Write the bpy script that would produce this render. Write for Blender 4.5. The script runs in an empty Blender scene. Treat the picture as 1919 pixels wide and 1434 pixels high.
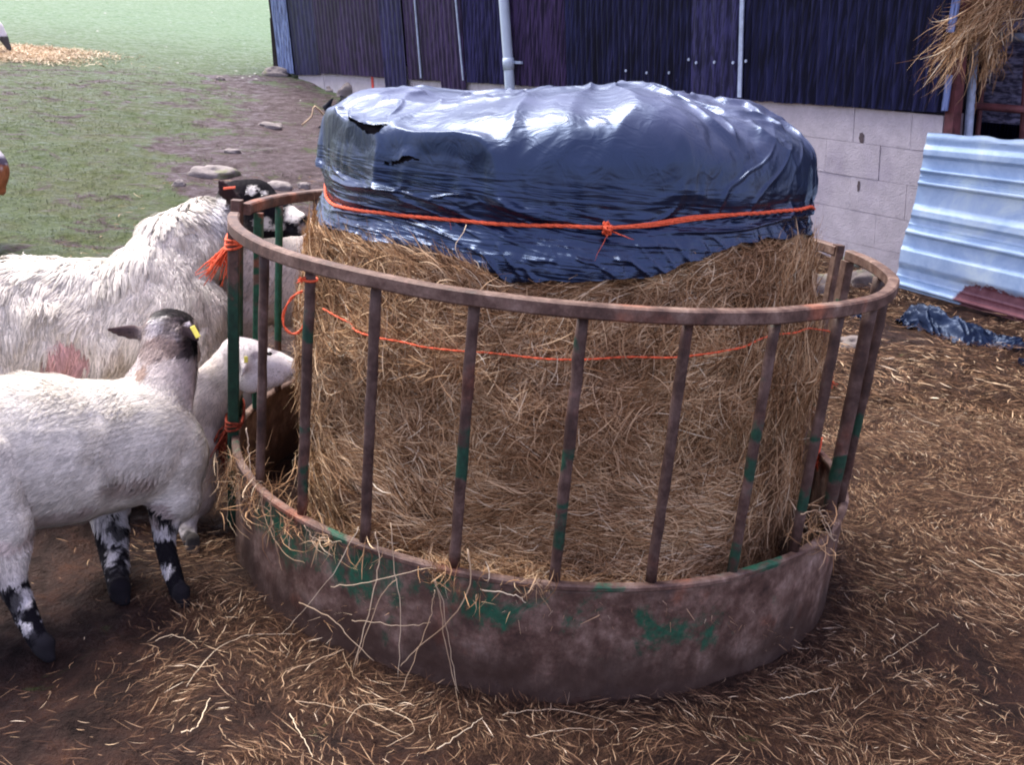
import bpy, math
import numpy as np
from mathutils import Matrix, Vector

rng = np.random.default_rng(7)
SC = bpy.context.scene
COL = SC.collection
R = math.radians

# ------------------------------------------------------------------ camera
F = 1816.66
CP = np.array([0.0, -2.73425609, 1.33478808])
FW = np.array([-0.0346278, 0.95274774, -0.30178246])
RT = np.array([0.99410261, 0.06388667, 0.087627])
UP = np.array([-0.1027663, 0.2969684, 0.94934128])
cd = bpy.data.cameras.new('camera')
cam = bpy.data.objects.new('camera', cd)
COL.objects.link(cam)
cam.matrix_world = Matrix(((RT[0], UP[0], -FW[0], CP[0]), (RT[1], UP[1], -FW[1], CP[1]),
                           (RT[2], UP[2], -FW[2], CP[2]), (0, 0, 0, 1)))
cd.sensor_width = 36.0
cd.lens = 36.0 * F / 1919.0
cd.clip_start = 0.05
cd.clip_end = 1000
SC.camera = cam

# ------------------------------------------------------------------ world and sun
w = bpy.data.worlds.new('World')
SC.world = w
w.use_nodes = True
wn = w.node_tree
wn.nodes.clear()
sky = wn.nodes.new('ShaderNodeTexSky')
sky.sky_type = 'NISHITA'
sky.sun_disc = False
sky.sun_elevation = R(60)
sky.sun_rotation = R(-52)
sky.air_density = 1.0
sky.dust_density = 1.3
sky.ozone_density = 3.0
b1 = wn.nodes.new('ShaderNodeBackground'); b1.inputs[1].default_value = 0.07
b2 = wn.nodes.new('ShaderNodeBackground')
b2.inputs[0].default_value = (0.84, 0.70, 0.92, 1); b2.inputs[1].default_value = 0.36
ad = wn.nodes.new('ShaderNodeAddShader')
ow = wn.nodes.new('ShaderNodeOutputWorld')
wn.links.new(sky.outputs[0], b1.inputs[0])
wn.links.new(b1.outputs[0], ad.inputs[0]); wn.links.new(b2.outputs[0], ad.inputs[1])
wn.links.new(ad.outputs[0], ow.inputs[0])

sl = bpy.data.lights.new('sun', 'SUN')
sl.energy = 4.2; sl.angle = R(40); sl.color = (1.0, 0.93, 0.84)
sun = bpy.data.objects.new('sun', sl)
COL.objects.link(sun)
_e, _a = R(60), R(-52)
sdir = Vector((math.sin(_a) * math.cos(_e), math.cos(_a) * math.cos(_e), math.sin(_e)))
sun.rotation_euler = sdir.to_track_quat('Z', 'Y').to_euler()
sun.location = sdir * 20

SC.view_settings.view_transform = 'Standard'
SC.view_settings.look = 'None'
SC.view_settings.gamma = 1.0
SC.view_settings.exposure = 1.38
SC.cycles.filter_width = 2.0

# ------------------------------------------------------------------ geometry helpers
def ray(x, y):
    x = np.asarray(x, float)[..., None]; y = np.asarray(y, float)[..., None]
    return FW + RT * (x - 959.5) / F + UP * (717 - y) / F
def px(x, y, d):
    return CP + ray(x, y) * d
def cyl(x, y, rad, cx=0.0, cy=0.0, back=False):
    d = ray(x, y); ox, oy = CP[0] - cx, CP[1] - cy
    a = d[0]**2 + d[1]**2; b = ox*d[0] + oy*d[1]; c = ox*ox + oy*oy - rad*rad
    D = b*b - a*c
    if D < 0: D = 0
    t = (-b + (math.sqrt(D) if back else -math.sqrt(D))) / a
    return CP + t*d
def azz(P, cx=0.0, cy=0.0):
    return math.atan2(P[0]-cx, -(P[1]-cy)), P[2]

def _h(i, j, k, s):
    n = (i*374761393 + j*668265263 + k*2147483647 + s*1274126177) & 0xffffffff
    n = ((n ^ (n >> 13)) * 1274126177) & 0xffffffff
    n = ((n ^ (n >> 16)) * 2246822519) & 0xffffffff
    return ((n ^ (n >> 15)) & 0xffff) / 32767.5 - 1.0
def noise(x, y, z=0.0, s=0):
    x, y, z = np.broadcast_arrays(np.asarray(x, float), np.asarray(y, float), np.asarray(z, float))
    xi, yi, zi = np.floor(x).astype(np.int64), np.floor(y).astype(np.int64), np.floor(z).astype(np.int64)
    fx, fy, fz = x-xi, y-yi, z-zi
    u, v, t = [f*f*f*(f*(f*6-15)+10) for f in (fx, fy, fz)]
    o = 0
    for a in (0, 1):
        for b in (0, 1):
            for c in (0, 1):
                wgt = (u if a else 1-u) * (v if b else 1-v) * (t if c else 1-t)
                o = o + wgt * _h(xi+a, yi+b, zi+c, s)
    return o
def fbm(x, y, z=0.0, s=0, o=3):
    t = 0; a = 1.0; n = 0
    for k in range(o):
        t = t + a*noise(np.asarray(x)*2**k, np.asarray(y)*2**k, np.asarray(z)*2**k, s+k*17); n += a; a *= 0.5
    return t/n
def sst(a, b, x):
    t = np.clip((x-a)/(b-a), 0, 1); return t*t*(3-2*t)

def terrain(x, y):
    x = np.asarray(x, float); y = np.asarray(y, float)
    h = 0.09*np.log1p(np.exp(np.clip(y-1.0, -30, 30))) * np.where(y > 31, 1, 1)
    h = np.where(y-1.0 > 30, 0.09*(y-1.0), h)
    r = np.hypot(x, y)
    k = sst(0.9, 2.5, r)
    h = h + 0.03*k*fbm(x*0.9, y*0.9, 0, 3) + 0.012*noise(x*4, y*4, 0, 5)*sst(0.8, 1.1, r)
    h = h + (0.045*np.clip(fbm(x*2.3, y*2.3, 0, 19, 2), 0, 1)+0.018*np.clip(noise(x*6+2, y*6, 0, 20), 0, 1))*sst(0.95, 1.3, r)*sst(9, 5, r)*sst(-1.2, 0.2, x)
    return h
def ground_hit(x, y):
    d = ray(x, y); t = np.linspace(1, 70, 20000); P = CP + t[:, None]*d
    i = int(np.argmax(P[:, 2] < terrain(P[:, 0], P[:, 1]))); return P[i]

def mesh_np(name, V, Q, mats, parent=None, origin=(0, 0, 0), smooth=True, col=None, props=None, midx=None):
    """one mesh object; V (n,3) world points, Q (m,3|4) indices"""
    V = np.asarray(V, np.float32).reshape(-1, 3); Q = np.asarray(Q, np.int32)
    org = np.array(origin, np.float32)
    me = bpy.data.meshes.new(name)
    me.vertices.add(len(V)); me.vertices.foreach_set('co', (V-org).ravel())
    k = Q.shape[1]
    me.loops.add(Q.size); me.loops.foreach_set('vertex_index', Q.ravel())
    me.polygons.add(len(Q)); me.polygons.foreach_set('loop_start', np.arange(len(Q), dtype=np.int32)*k)
    me.polygons.foreach_set('loop_total', np.full(len(Q), k, np.int32))
    me.polygons.foreach_set('use_smooth', np.full(len(Q), smooth, bool))
    if midx is not None: me.polygons.foreach_set('material_index', np.asarray(midx, np.int32))
    me.update(calc_edges=True)
    if col is not None:
        ca = me.color_attributes.new('Col', 'FLOAT_COLOR', 'POINT')
        c4 = np.ones((len(V), 4), np.float32); c4[:, :3] = col
        ca.data.foreach_set('color', c4.ravel())
    for m in (mats if isinstance(mats, (list, tuple)) else [mats]): me.materials.append(m)
    o = bpy.data.objects.new(name, me); COL.objects.link(o)
    if parent is not None: o.parent = parent
    else: o.location = origin
    if props: tag(o, **props)
    return o
def tag(o, label=None, category=None, group=None, kind=None):
    for k, v in (('label', label), ('category', category), ('group', group), ('kind', kind)):
        if v: o[k] = v
    return o
def thing(name, loc, **kw):
    o = bpy.data.objects.new(name, None); COL.objects.link(o)
    o.empty_display_size = 0.1
    o.location = loc; tag(o, **kw); return o
class MB:
    """collects shapes into one quad mesh"""
    def __init__(s): s.V = []; s.Q = []; s.C = []; s.n = 0
    def add(s, V, Q, col=None):
        V = np.asarray(V, float).reshape(-1, 3); Q = np.asarray(Q, int)
        if Q.shape[1] == 3: Q = np.concatenate([Q, Q[:, 2:]], 1)
        s.V.append(V); s.Q.append(Q + s.n); s.n += len(V)
        s.C.append(np.broadcast_to(np.array(col if col is not None else (1, 1, 1), float), (len(V), 3)))
        return s
    def box(s, o, ax, ay, az, col=None):
        """corner-centred box: centre o, half vectors"""
        o, ax, ay, az = map(lambda a: np.asarray(a, float), (o, ax, ay, az))
        V = [o+i*ax+j*ay+k*az for i in (-1, 1) for j in (-1, 1) for k in (-1, 1)]
        Q = [(0, 1, 3, 2), (4, 6, 7, 5), (0, 4, 5, 1), (2, 3, 7, 6), (0, 2, 6, 4), (1, 5, 7, 3)]
        if np.dot(np.cross(ax, ay), az) < 0: Q = [q[::-1] for q in Q]
        return s.add(V, Q, col)
    def tube(s, P, rad, n=8, cap=True, col=None, flat=1.0):
        P = np.asarray(P, float); m = len(P); rad = np.broadcast_to(np.asarray(rad, float), (m,))
        T = np.gradient(P, axis=0); T /= np.linalg.norm(T, axis=1)[:, None]+1e-12
        ref = np.array([0, 0, 1.0]) if abs(T[0][2]) < 0.9 else np.array([1.0, 0, 0])
        V = []
        a = np.linspace(0, 2*np.pi, n, endpoint=False)
        e1 = np.cross(T[0], ref); e1 /= np.linalg.norm(e1)
        for i in range(m):
            e1 = e1 - T[i]*np.dot(e1, T[i]); e1 /= np.linalg.norm(e1); e2 = np.cross(T[i], e1)
            V.append(P[i] + rad[i]*(np.cos(a)[:, None]*e1*flat + np.sin(a)[:, None]*e2))
        V = np.concatenate(V); Q = []
        for i in range(m-1):
            for j in range(n):
                Q.append((i*n+j, i*n+(j+1) % n, (i+1)*n+(j+1) % n, (i+1)*n+j))
        if cap:
            V = np.concatenate([V, [P[0]], [P[-1]]]); c0, c1 = m*n, m*n+1
            for j in range(n):
                Q.append((c0, (j+1) % n, j, j)); Q.append((c1, (m-1)*n+j, (m-1)*n+(j+1) % n, (m-1)*n+(j+1) % n))
        # degenerate quads become tris below
        return s.add(V, Q, col)
    def build(s, name, mat, parent=None, origin=(0, 0, 0), smooth=True, props=None, use_col=False):
        V = np.concatenate(s.V); Q = np.concatenate(s.Q); C = np.concatenate(s.C)
        tri = Q[:, 2] == Q[:, 3]
        me = bpy.data.meshes.new(name)
        V = V - np.array(origin)
        lt = np.where(tri, 3, 4).astype(np.int32); ls = np.concatenate([[0], np.cumsum(lt)[:-1]]).astype(np.int32)
        keep = np.ones(Q.shape, bool); keep[tri, 3] = False
        li = Q[keep].astype(np.int32)
        me.vertices.add(len(V)); me.vertices.foreach_set('co', V.astype(np.float32).ravel())
        me.loops.add(len(li)); me.loops.foreach_set('vertex_index', li)
        me.polygons.add(len(Q)); me.polygons.foreach_set('loop_start', ls); me.polygons.foreach_set('loop_total', lt)
        me.polygons.foreach_set('use_smooth', np.full(len(Q), smooth, bool))
        me.update(calc_edges=True)
        if use_col:
            ca = me.color_attributes.new('Col', 'FLOAT_COLOR', 'POINT')
            c4 = np.ones((len(V), 4), np.float32); c4[:, :3] = C; ca.data.foreach_set('color', c4.ravel())
        me.materials.append(mat)
        o = bpy.data.objects.new(name, me); COL.objects.link(o)
        if parent is not None: o.parent = parent
        else: o.location = origin
        if props: tag(o, **props)
        return o
def grid_q(nu, nv, wrap=False):
    i = np.arange(nv-1)[:, None]; j = np.arange(nu if wrap else nu-1)[None, :]
    j2 = (j+1) % nu if wrap else j+1
    return np.stack([i*nu+j, i*nu+j2, (i+1)*nu+j2, (i+1)*nu+j], -1).reshape(-1, 4)
def ribbons(P, W, S, taper=True):
    """P (n,k,3) spines, W (n,) widths, S (n,3) side vectors -> V, Q"""
    n, k, _ = P.shape
    tp = np.ones(k) if not taper else (1 - 0.75*np.abs(np.linspace(-1, 1, k))**3)
    off = S[:, None, :]*(W[:, None]*tp[None, :])[..., None]*0.5
    V = np.stack([P-off, P+off], 2).reshape(-1, 3)
    b = (np.arange(n)[:, None]*k + np.arange(k-1)[None, :])*2
    return V, np.stack([b, b+1, b+3, b+2], -1).reshape(-1, 4)
def unit(v): return v/(np.linalg.norm(v, axis=-1, keepdims=True)+1e-12)
def strands(B, D, N, L, W, k=4, bend=0.3, lift=0.0, up_end=0.0):
    """random bent blades: base B, direction D, surface normal N"""
    n = len(B); t = np.linspace(-0.5, 0.5, k)
    S = unit(np.cross(D, N)); S2 = unit(S + N*rng.normal(0, 0.6, (n, 1)))
    b = rng.normal(0, bend, (n, 1, 1)); b2 = rng.normal(0, bend*0.5, (n, 1, 1))
    q = (t**2-0.08)[None, :, None]
    P = B[:, None, :] + D[:, None, :]*(t[None, :]*L[:, None])[..., None] + S[:, None, :]*q*b*L[:, None, None]*2 \
        + N[:, None, :]*(lift + q*b2*L[:, None, None]*1.5 + (t+0.5)[None, :, None]**2*up_end*L[:, None, None])
    return ribbons(P, W, S2)

# ------------------------------------------------------------------ materials
class NT:
    def __init__(s, name):
        s.m = bpy.data.materials.new(name); s.m.use_nodes = True; s.t = s.m.node_tree
        s.b = s.t.nodes['Principled BSDF']; s.pos = s.t.nodes.new('ShaderNodeNewGeometry')
    def n(s, typ, **kw):
        d = s.t.nodes.new(typ)
        for k, v in kw.items(): setattr(d, k, v)
        return d
    def l(s, a, b): s.t.links.new(a, b)
    def vec(s, scale=(1, 1, 1)):
        if tuple(scale) == (1, 1, 1): return s.pos.outputs['Position']
        m = s.n('ShaderNodeVectorMath', operation='MULTIPLY'); s.l(s.pos.outputs['Position'], m.inputs[0]); m.inputs[1].default_value = scale
        return m.outputs[0]
    def noise(s, scale, detail=4, rough=0.6, stretch=(1, 1, 1), dist=0.0):
        d = s.n('ShaderNodeTexNoise'); d.inputs['Scale'].default_value = scale; d.inputs['Detail'].default_value = detail
        d.inputs['Roughness'].default_value = rough; d.inputs['Distortion'].default_value = dist
        s.l(s.vec(stretch), d.inputs['Vector']); return d.outputs[0]
    def ramp(s, fac, stops, interp='LINEAR'):
        r = s.n('ShaderNodeValToRGB'); e = r.color_ramp.elements; r.color_ramp.interpolation = interp
        while len(e) < len(stops): e.new(0.5)
        for i, (p, c) in enumerate(stops):
            e[i].position = p; e[i].color = (*c, 1) if len(c) == 3 else c
        s.l(fac, r.inputs[0]); return r.outputs[0]
    def mask(s, fac, a, b):
        m = s.n('ShaderNodeMapRange', interpolation_type='SMOOTHSTEP'); s.l(fac, m.inputs[0])
        m.inputs[1].default_value = a; m.inputs[2].default_value = b; return m.outputs[0]
    def mix(s, fac, a, b, mode='MIX'):
        m = s.n('ShaderNodeMix', data_type='RGBA', blend_type=mode)
        for v, i in ((fac, 0), (a, 6), (b, 7)):
            if isinstance(v, (tuple, list)): m.inputs[i].default_value = (*v, 1) if len(v) == 3 else v
            elif isinstance(v, (int, float)): m.inputs[i].default_value = v
            else: s.l(v, m.inputs[i])
        return m.outputs[2]
    def math(s, op, a, b=None):
        m = s.n('ShaderNodeMath', operation=op)
        for v, i in ((a, 0), (b, 1)):
            if v is None: continue
            if isinstance(v, (int, float)): m.inputs[i].default_value = v
            else: s.l(v, m.inputs[i])
        return m.outputs[0]
    def attr(s, name='Col'):
        a = s.n('ShaderNodeAttribute', attribute_name=name); return a.outputs['Color']
    def base(s, c):
        if isinstance(c, tuple): s.b.inputs['Base Color'].default_value = (*c, 1)
        else: s.l(c, s.b.inputs['Base Color'])
    def rough(s, v):
        if isinstance(v, (int, float)): s.b.inputs['Roughness'].default_value = v
        else: s.l(v, s.b.inputs['Roughness'])
    def spec(s, v): s.b.inputs['Specular IOR Level'].default_value = v
    def bump(s, h, strength=0.5, dist=0.01):
        b = s.n('ShaderNodeBump'); b.inputs['Strength'].default_value = strength; b.inputs['Distance'].default_value = dist
        s.l(h, b.inputs['Height']); s.l(b.outputs[0], s.b.inputs['Normal'])

def m_straw(name, stops, rough=0.75):
    t = NT(name)
    c = t.ramp(t.pos.outputs['Random Per Island'], stops)
    n = t.noise(4.5, 4, 0.6); n2 = t.noise(2.2, 3)
    c = t.mix(t.mask(n, 0.38, 0.62), c, t.mix(1.0, c, (0.66, 0.60, 0.56), 'MULTIPLY'))
    t.base(t.mix(t.mask(n2, 0.45, 0.7), c, t.mix(1.0, c, (1.10, 1.12, 1.2), 'MULTIPLY')))
    t.rough(rough); t.spec(0.15); return t.m
M_HAY = m_straw('hay_straw', [(0, (0.09, 0.040, 0.018)), (0.32, (0.34, 0.19, 0.090)), (0.72, (0.64, 0.425, 0.235)), (0.93, (0.78, 0.58, 0.36)), (1, (0.95, 0.84, 0.62))])
M_LITTER = m_straw('litter_straw', [(0, (0.016, 0.007, 0.004)), (0.38, (0.060, 0.028, 0.017)), (0.66, (0.155, 0.084, 0.048)), (0.89, (0.33, 0.21, 0.125)), (0.975, (0.54, 0.40, 0.26)), (1, (0.78, 0.65, 0.50))])
M_PALE = m_straw('pale_straw', [(0, (0.46, 0.32, 0.20)), (0.5, (0.64, 0.50, 0.34)), (1, (0.85, 0.74, 0.55))], 0.6)

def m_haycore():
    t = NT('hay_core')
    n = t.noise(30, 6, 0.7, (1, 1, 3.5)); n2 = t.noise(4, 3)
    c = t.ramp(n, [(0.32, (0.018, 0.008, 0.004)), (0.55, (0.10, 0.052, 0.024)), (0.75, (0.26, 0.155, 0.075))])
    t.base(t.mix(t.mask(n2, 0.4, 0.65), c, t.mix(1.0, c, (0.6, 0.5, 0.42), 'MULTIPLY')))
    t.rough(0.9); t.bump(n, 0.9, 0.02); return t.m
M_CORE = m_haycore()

def m_ground():
    t = NT('ground_soil')
    # Col: R = yard muck, G = grass amount, B = bare muddy path
    a = t.n('ShaderNodeSeparateColor'); t.l(t.attr(), a.inputs[0])
    n1 = t.noise(9, 8, 0.7); n2 = t.noise(45, 4, 0.7); n3 = t.noise(1.7, 4, 0.6); n4 = t.noise(2.6, 7, 0.72, dist=0.6)
    sy = t.n('ShaderNodeSeparateXYZ'); t.l(t.pos.outputs['Position'], sy.inputs[0])
    muck = t.ramp(n1, [(0.3, (0.007, 0.003, 0.0025)), (0.5, (0.026, 0.011, 0.008)), (0.72, (0.075, 0.036, 0.024))])
    path = t.ramp(n1, [(0.3, (0.026, 0.016, 0.018)), (0.52, (0.068, 0.044, 0.050)), (0.75, (0.14, 0.098, 0.108))])
    grs = t.ramp(n2, [(0.3, (0.024, 0.040, 0.011)), (0.55, (0.056, 0.082, 0.025)), (0.8, (0.105, 0.138, 0.050))])
    g2 = t.mix(t.mask(n3, 0.4, 0.62), grs, t.mix(1.0, grs, (1.15, 0.95, 0.95), 'MULTIPLY'))
    gm = t.mask(t.math('ADD', a.outputs[1], t.math('MULTIPLY', t.math('SUBTRACT', n4, 0.5), 2.6)), 0.36, 0.60)
    n6 = t.noise(38, 6, 0.75, (1, 1, 1), 1.5); mat_ = t.ramp(n6, [(0.34, (0.012, 0.005, 0.003)), (0.52, (0.055, 0.027, 0.016)), (0.70, (0.16, 0.088, 0.050))])
    muck = t.mix(t.math('MULTIPLY', t.mask(t.math('ADD', a.outputs[0], t.math('MULTIPLY', t.math('SUBTRACT', n1, 0.5), 0.8)), 0.25, 0.75), 0.85), muck, mat_)
    c = t.mix(a.outputs[2], muck, path)
    far = t.mask(t.math('ADD', sy.outputs[1], t.math('MULTIPLY', n3, 6.0)), 10.0, 24.0); g2 = t.mix(far, g2, t.mix(t.noise(1.1, 5, 0.65), (0.075, 0.145, 0.070), (0.135, 0.205, 0.115))); c = t.mix(gm, c, g2)
    t.base(c); t.rough(t.mask(n1, 0.9, 0.2)); t.b.inputs['Roughness'].default_value = 0.8
    t.rough(0.75); t.spec(0.18)
    h = t.math('ADD', t.math('MULTIPLY', n1, 1.0), t.math('MULTIPLY', n2, 0.4)); t.bump(h, 1.0, 0.06); return t.m
M_GROUND = m_ground()
def m_grass():
    t = NT('grass_blades')
    c = t.ramp(t.pos.outputs['Random Per Island'], [(0, (0.040, 0.062, 0.016)), (0.5, (0.062, 0.090, 0.024)), (0.85, (0.090, 0.124, 0.038)), (1, (0.16, 0.18, 0.08))])
    t.base(c); t.rough(0.7); t.spec(0.3); return t.m
M_GRASS = m_grass()

def m_rust(name, green=0.0, attr=False, dark=1.0, zgreen=None):
    t = NT(name)
    n1 = t.noise(14, 8, 0.72); n2 = t.noise(70, 5, 0.7); n3 = t.noise(5, 5, 0.6); n4 = t.noise(3.2, 3, 0.5, (1, 1, 2.2), 0.6); n5 = t.noise(9, 9, 0.75, (1, 1, 0.7), 0.5)
    rust = t.ramp(n1, [(0.30, (0.026, 0.013, 0.011)), (0.46, (0.084, 0.045, 0.034)), (0.58, (0.16, 0.102, 0.080)), (0.74, (0.29, 0.212, 0.178))])
    rust = t.mix(t.mask(n3, 0.56, 0.72), rust, t.mix(1.0, rust, (1.5, 0.85, 0.6), 'MULTIPLY'))
    rust = t.mix(t.mask(n2, 0.5, 0.75), rust, t.mix(1.0, rust, (1.45, 1.4, 1.45), 'MULTIPLY'))
    grn = t.ramp(n2, [(0.3, (0.006, 0.040, 0.022)), (0.7, (0.014, 0.105, 0.056))])
    if attr:
        a = t.n('ShaderNodeSeparateColor'); t.l(t.attr(), a.inputs[0])
        f = t.mask(t.math('ADD', a.outputs[1], t.math('MULTIPLY', t.math('SUBTRACT', n5, 0.5), 2.4)), 0.30, 0.62)
        f2 = t.mask(t.math('ADD', a.outputs[0], t.math('MULTIPLY', t.math('SUBTRACT', n3, 0.5), 1.0)), 0.45, 0.75)
        c = t.mix(t.math('MULTIPLY', f, t.mask(t.noise(48, 5, 0.75), 0.30, 0.52)), rust, grn); c = t.mix(f2, c, (0.27, 0.21, 0.20)); sz = t.n('ShaderNodeSeparateXYZ'); t.l(t.pos.outputs['Position'], sz.inputs[0]); n7 = t.noise(6, 6, 0.7, (1, 1, 0.35)); c = t.mix(t.math('MULTIPLY', t.mask(t.math('SUBTRACT', t.math('MULTIPLY', n7, 0.42), sz.outputs[2]), 0.02, 0.14), 0.8), c, (0.035, 0.018, 0.013)); c = t.mix(t.math('MULTIPLY', t.mask(n7, 0.56, 0.72), 0.55), c, (0.03, 0.022, 0.024))
    else:
        f = t.mask(t.math('ADD', n4, t.math('MULTIPLY', n1, 0.35)), 0.86-green, 0.92-green)
        if zgreen:
            sz = t.n('ShaderNodeSeparateXYZ'); t.l(t.pos.outputs['Position'], sz.inputs[0])
            f = t.mask(t.math('ADD', sz.outputs[2], t.math('MULTIPLY', t.math('SUBTRACT', n1, 0.5), 0.7)), zgreen+0.06, zgreen-0.06)
        c = t.mix(f, rust, grn)
    if dark < 1: c = t.mix(1.0, c, (dark, dark*0.94, dark*0.98), 'MULTIPLY')
    t.base(c); t.rough(t.ramp(n1, [(0.3, (0.5,)*3), (0.7, (0.8,)*3)])); t.spec(0.4)
    t.bump(t.math('ADD', n1, t.math('MULTIPLY', n2, 0.5)), 0.5, 0.004); return t.m
M_RUST = m_rust('rusty_steel'); M_RUSTG = m_rust('rusty_steel_green_paint', 0.12)
M_BAR = m_rust('dark_rusty_bar', 0.0, dark=0.55); M_BARG = m_rust('dark_rusty_bar_green_paint', 0.14, dark=0.6)
M_GREEN = m_rust('green_painted_steel', 0.30); M_SKIRT = m_rust('rusty_skirt_steel', attr=True)

def m_plastic(name='black_plastic', dust=True):
    t = NT(name)
    n1 = t.noise(6, 5, 0.6, (1, 1, 1), 0.4); n2 = t.noise(60, 3, 0.6); n3 = t.noise(2.2, 3)
    c = t.ramp(n1, [(0.3, (0.002, 0.004, 0.014)), (0.6, (0.004, 0.009, 0.028)), (0.8, (0.009, 0.016, 0.045))])  # black film; blue of the reflected sky put into its base colour
    if dust:
        sx = t.n('ShaderNodeSeparateXYZ'); t.l(t.pos.outputs['Normal'], sx.inputs[0])
        # dust and dried rain marks that have settled on the flat crown of the sheet
        sp = t.n('ShaderNodeSeparateXYZ'); t.l(t.pos.outputs['Position'], sp.inputs[0])
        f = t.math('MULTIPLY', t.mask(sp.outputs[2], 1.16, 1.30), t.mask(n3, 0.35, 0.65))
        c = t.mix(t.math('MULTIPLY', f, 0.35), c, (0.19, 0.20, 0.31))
    t.base(c); t.rough(t.ramp(n1, [(0.3, (0.24,)*3), (0.7, (0.36,)*3)]) if dust else 0.45); t.spec(0.9 if dust else 0.45); t.b.inputs['IOR'].default_value = 1.5
    t.b.inputs['Specular Tint'].default_value = (0.42, 0.60, 1.0, 1); t.b.inputs['Coat Weight'].default_value = 0.15 if dust else 0.0; t.b.inputs['Coat Roughness'].default_value = 0.12; t.b.inputs['Coat Tint'].default_value = (0.7, 0.8, 1.0, 1)  # blue tints stand for the sky mirrored in the plastic
    spz = t.n('ShaderNodeSeparateXYZ'); t.l(t.pos.outputs['Position'], spz.inputs[0])
    def rdg(q): return t.math('SUBTRACT', 1.0, t.math('MULTIPLY', t.math('ABSOLUTE', t.math('SUBTRACT', q, 0.5)), 4.0))
    drag = t.math('ADD', rdg(t.noise(1.0, 2, 0.5, (3.5, 3.5, 34), 0.5)), t.math('MULTIPLY', rdg(t.noise(1.0, 2, 0.5, (7, 7, 85), 0.4)), 0.45))
    crum = t.math('ADD', t.math('MULTIPLY', rdg(t.noise(5, 1, 0.4, dist=1.2)), 0.9), t.math('MULTIPLY', rdg(t.noise(17, 2, 0.5, (1, 1.8, 1), 1.2)), 0.30))
    fz = t.mask(spz.outputs[2], 1.16, 1.08) if dust else 0.0
    mm = t.n('ShaderNodeMix', data_type='FLOAT'); t.l(crum, mm.inputs[2]); t.l(drag, mm.inputs[3])
    if dust: t.l(fz, mm.inputs[0])
    else: mm.inputs[0].default_value = 0.0
    if dust:
        mr = t.n('ShaderNodeMix', data_type='FLOAT'); t.l(fz, mr.inputs[0]); mr.inputs[2].default_value = 0.40; mr.inputs[3].default_value = 0.27
        t.rough(t.math('ADD', mr.outputs[0], t.math('MULTIPLY', t.math('SUBTRACT', n1, 0.5), 0.3)))
    t.bump(t.math('ADD', mm.outputs[0], t.math('MULTIPLY', n2, 0.05)), 0.42, 0.008); return t.m
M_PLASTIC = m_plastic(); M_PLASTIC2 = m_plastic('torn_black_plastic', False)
M_PLASTIC3 = bpy.data.materials.new('matte_black_film'); M_PLASTIC3.use_nodes = True
M_PLASTIC3.node_tree.nodes['Principled BSDF'].inputs['Base Color'].default_value = (0.006, 0.007, 0.012, 1); M_PLASTIC3.node_tree.nodes['Principled BSDF'].inputs['Roughness'].default_value = 0.5; M_PLASTIC3.node_tree.nodes['Principled BSDF'].inputs['Specular IOR Level'].default_value = 0.25
def m_simple(name, c, rough=0.7, spec=0.4, scale=20, var=0.35, bump=0.3, bd=0.004, metal=0.0):
    t = NT(name); n = t.noise(scale, 6, 0.65)
    lo = tuple(v*(1-var) for v in c); hi = tuple(min(1, v*(1+var)) for v in c)
    t.base(t.ramp(n, [(0.3, lo), (0.7, hi)])); t.rough(rough); t.spec(spec); t.bump(n, bump, bd)
    t.b.inputs['Metallic'].default_value = metal; return t.m
M_TWINE = m_simple('orange_twine', (0.80, 0.115, 0.045), 0.6, 0.3, 200, 0.4, 0.6, 0.002)
M_TAG_Y = m_simple('yellow_tag_plastic', (0.75, 0.66, 0.10), 0.4, 0.5, 30, 0.08)
M_TAG_O = m_simple('orange_tag_plastic', (0.80, 0.13, 0.05), 0.4, 0.5, 30, 0.08)
def m_col(name, rough=0.85, var=0.18, spec=0.2, sheen=0.0):
    t = NT(name); a = t.attr()
    r = t.ramp(t.pos.outputs['Random Per Island'], [(0, (1-var*1.8,)*3), (1, (1,)*3)])
    t.base(t.mix(1.0, a, r, 'MULTIPLY')); t.rough(rough); t.spec(spec)
    if sheen: t.b.inputs['Sheen Weight'].default_value = sheen
    return t.m
M_SKIN = m_col('sheep_coat_base', 0.95, 0.0, 0.05); M_WOOL = m_col('sheep_wool_fibre', 0.85, 0.28)
def m_stone(name, c):
    t = NT(name); n = t.noise(12, 8, 0.7); n2 = t.noise(4, 4)
    b = t.ramp(n, [(0.3, tuple(v*0.55 for v in c)), (0.7, c)])
    t.base(t.mix(t.mask(n2, 0.55, 0.7), b, (0.16, 0.17, 0.09))); t.rough(0.9); t.bump(n, 0.8, 0.02); return t.m
M_STONED = m_stone('muddy_stone', (0.17, 0.14, 0.135)); M_STONE = m_stone('pale_field_stone', (0.27, 0.235, 0.23))
def m_block():
    t = NT('concrete_block'); n = t.noise(9, 8, 0.7); n2 = t.noise(1.3, 4, 0.6, (1, 1, 0.5)); n3 = t.noise(90, 3, 0.6)
    b = t.ramp(n, [(0.3, (0.40, 0.37, 0.40)), (0.7, (0.54, 0.50, 0.54))])
    b = t.mix(t.mask(n2, 0.5, 0.7), b, t.mix(1.0, b, (0.75, 0.73, 0.82), 'MULTIPLY'))
    b = t.mix(t.mask(n3, 0.6, 0.75), b, t.mix(1.0, b, (0.7, 0.7, 0.72), 'MULTIPLY'))
    t.base(b); t.rough(0.9); t.bump(t.math('ADD', n, n3), 0.5, 0.01); return t.m
M_BLOCK = m_block()
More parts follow.
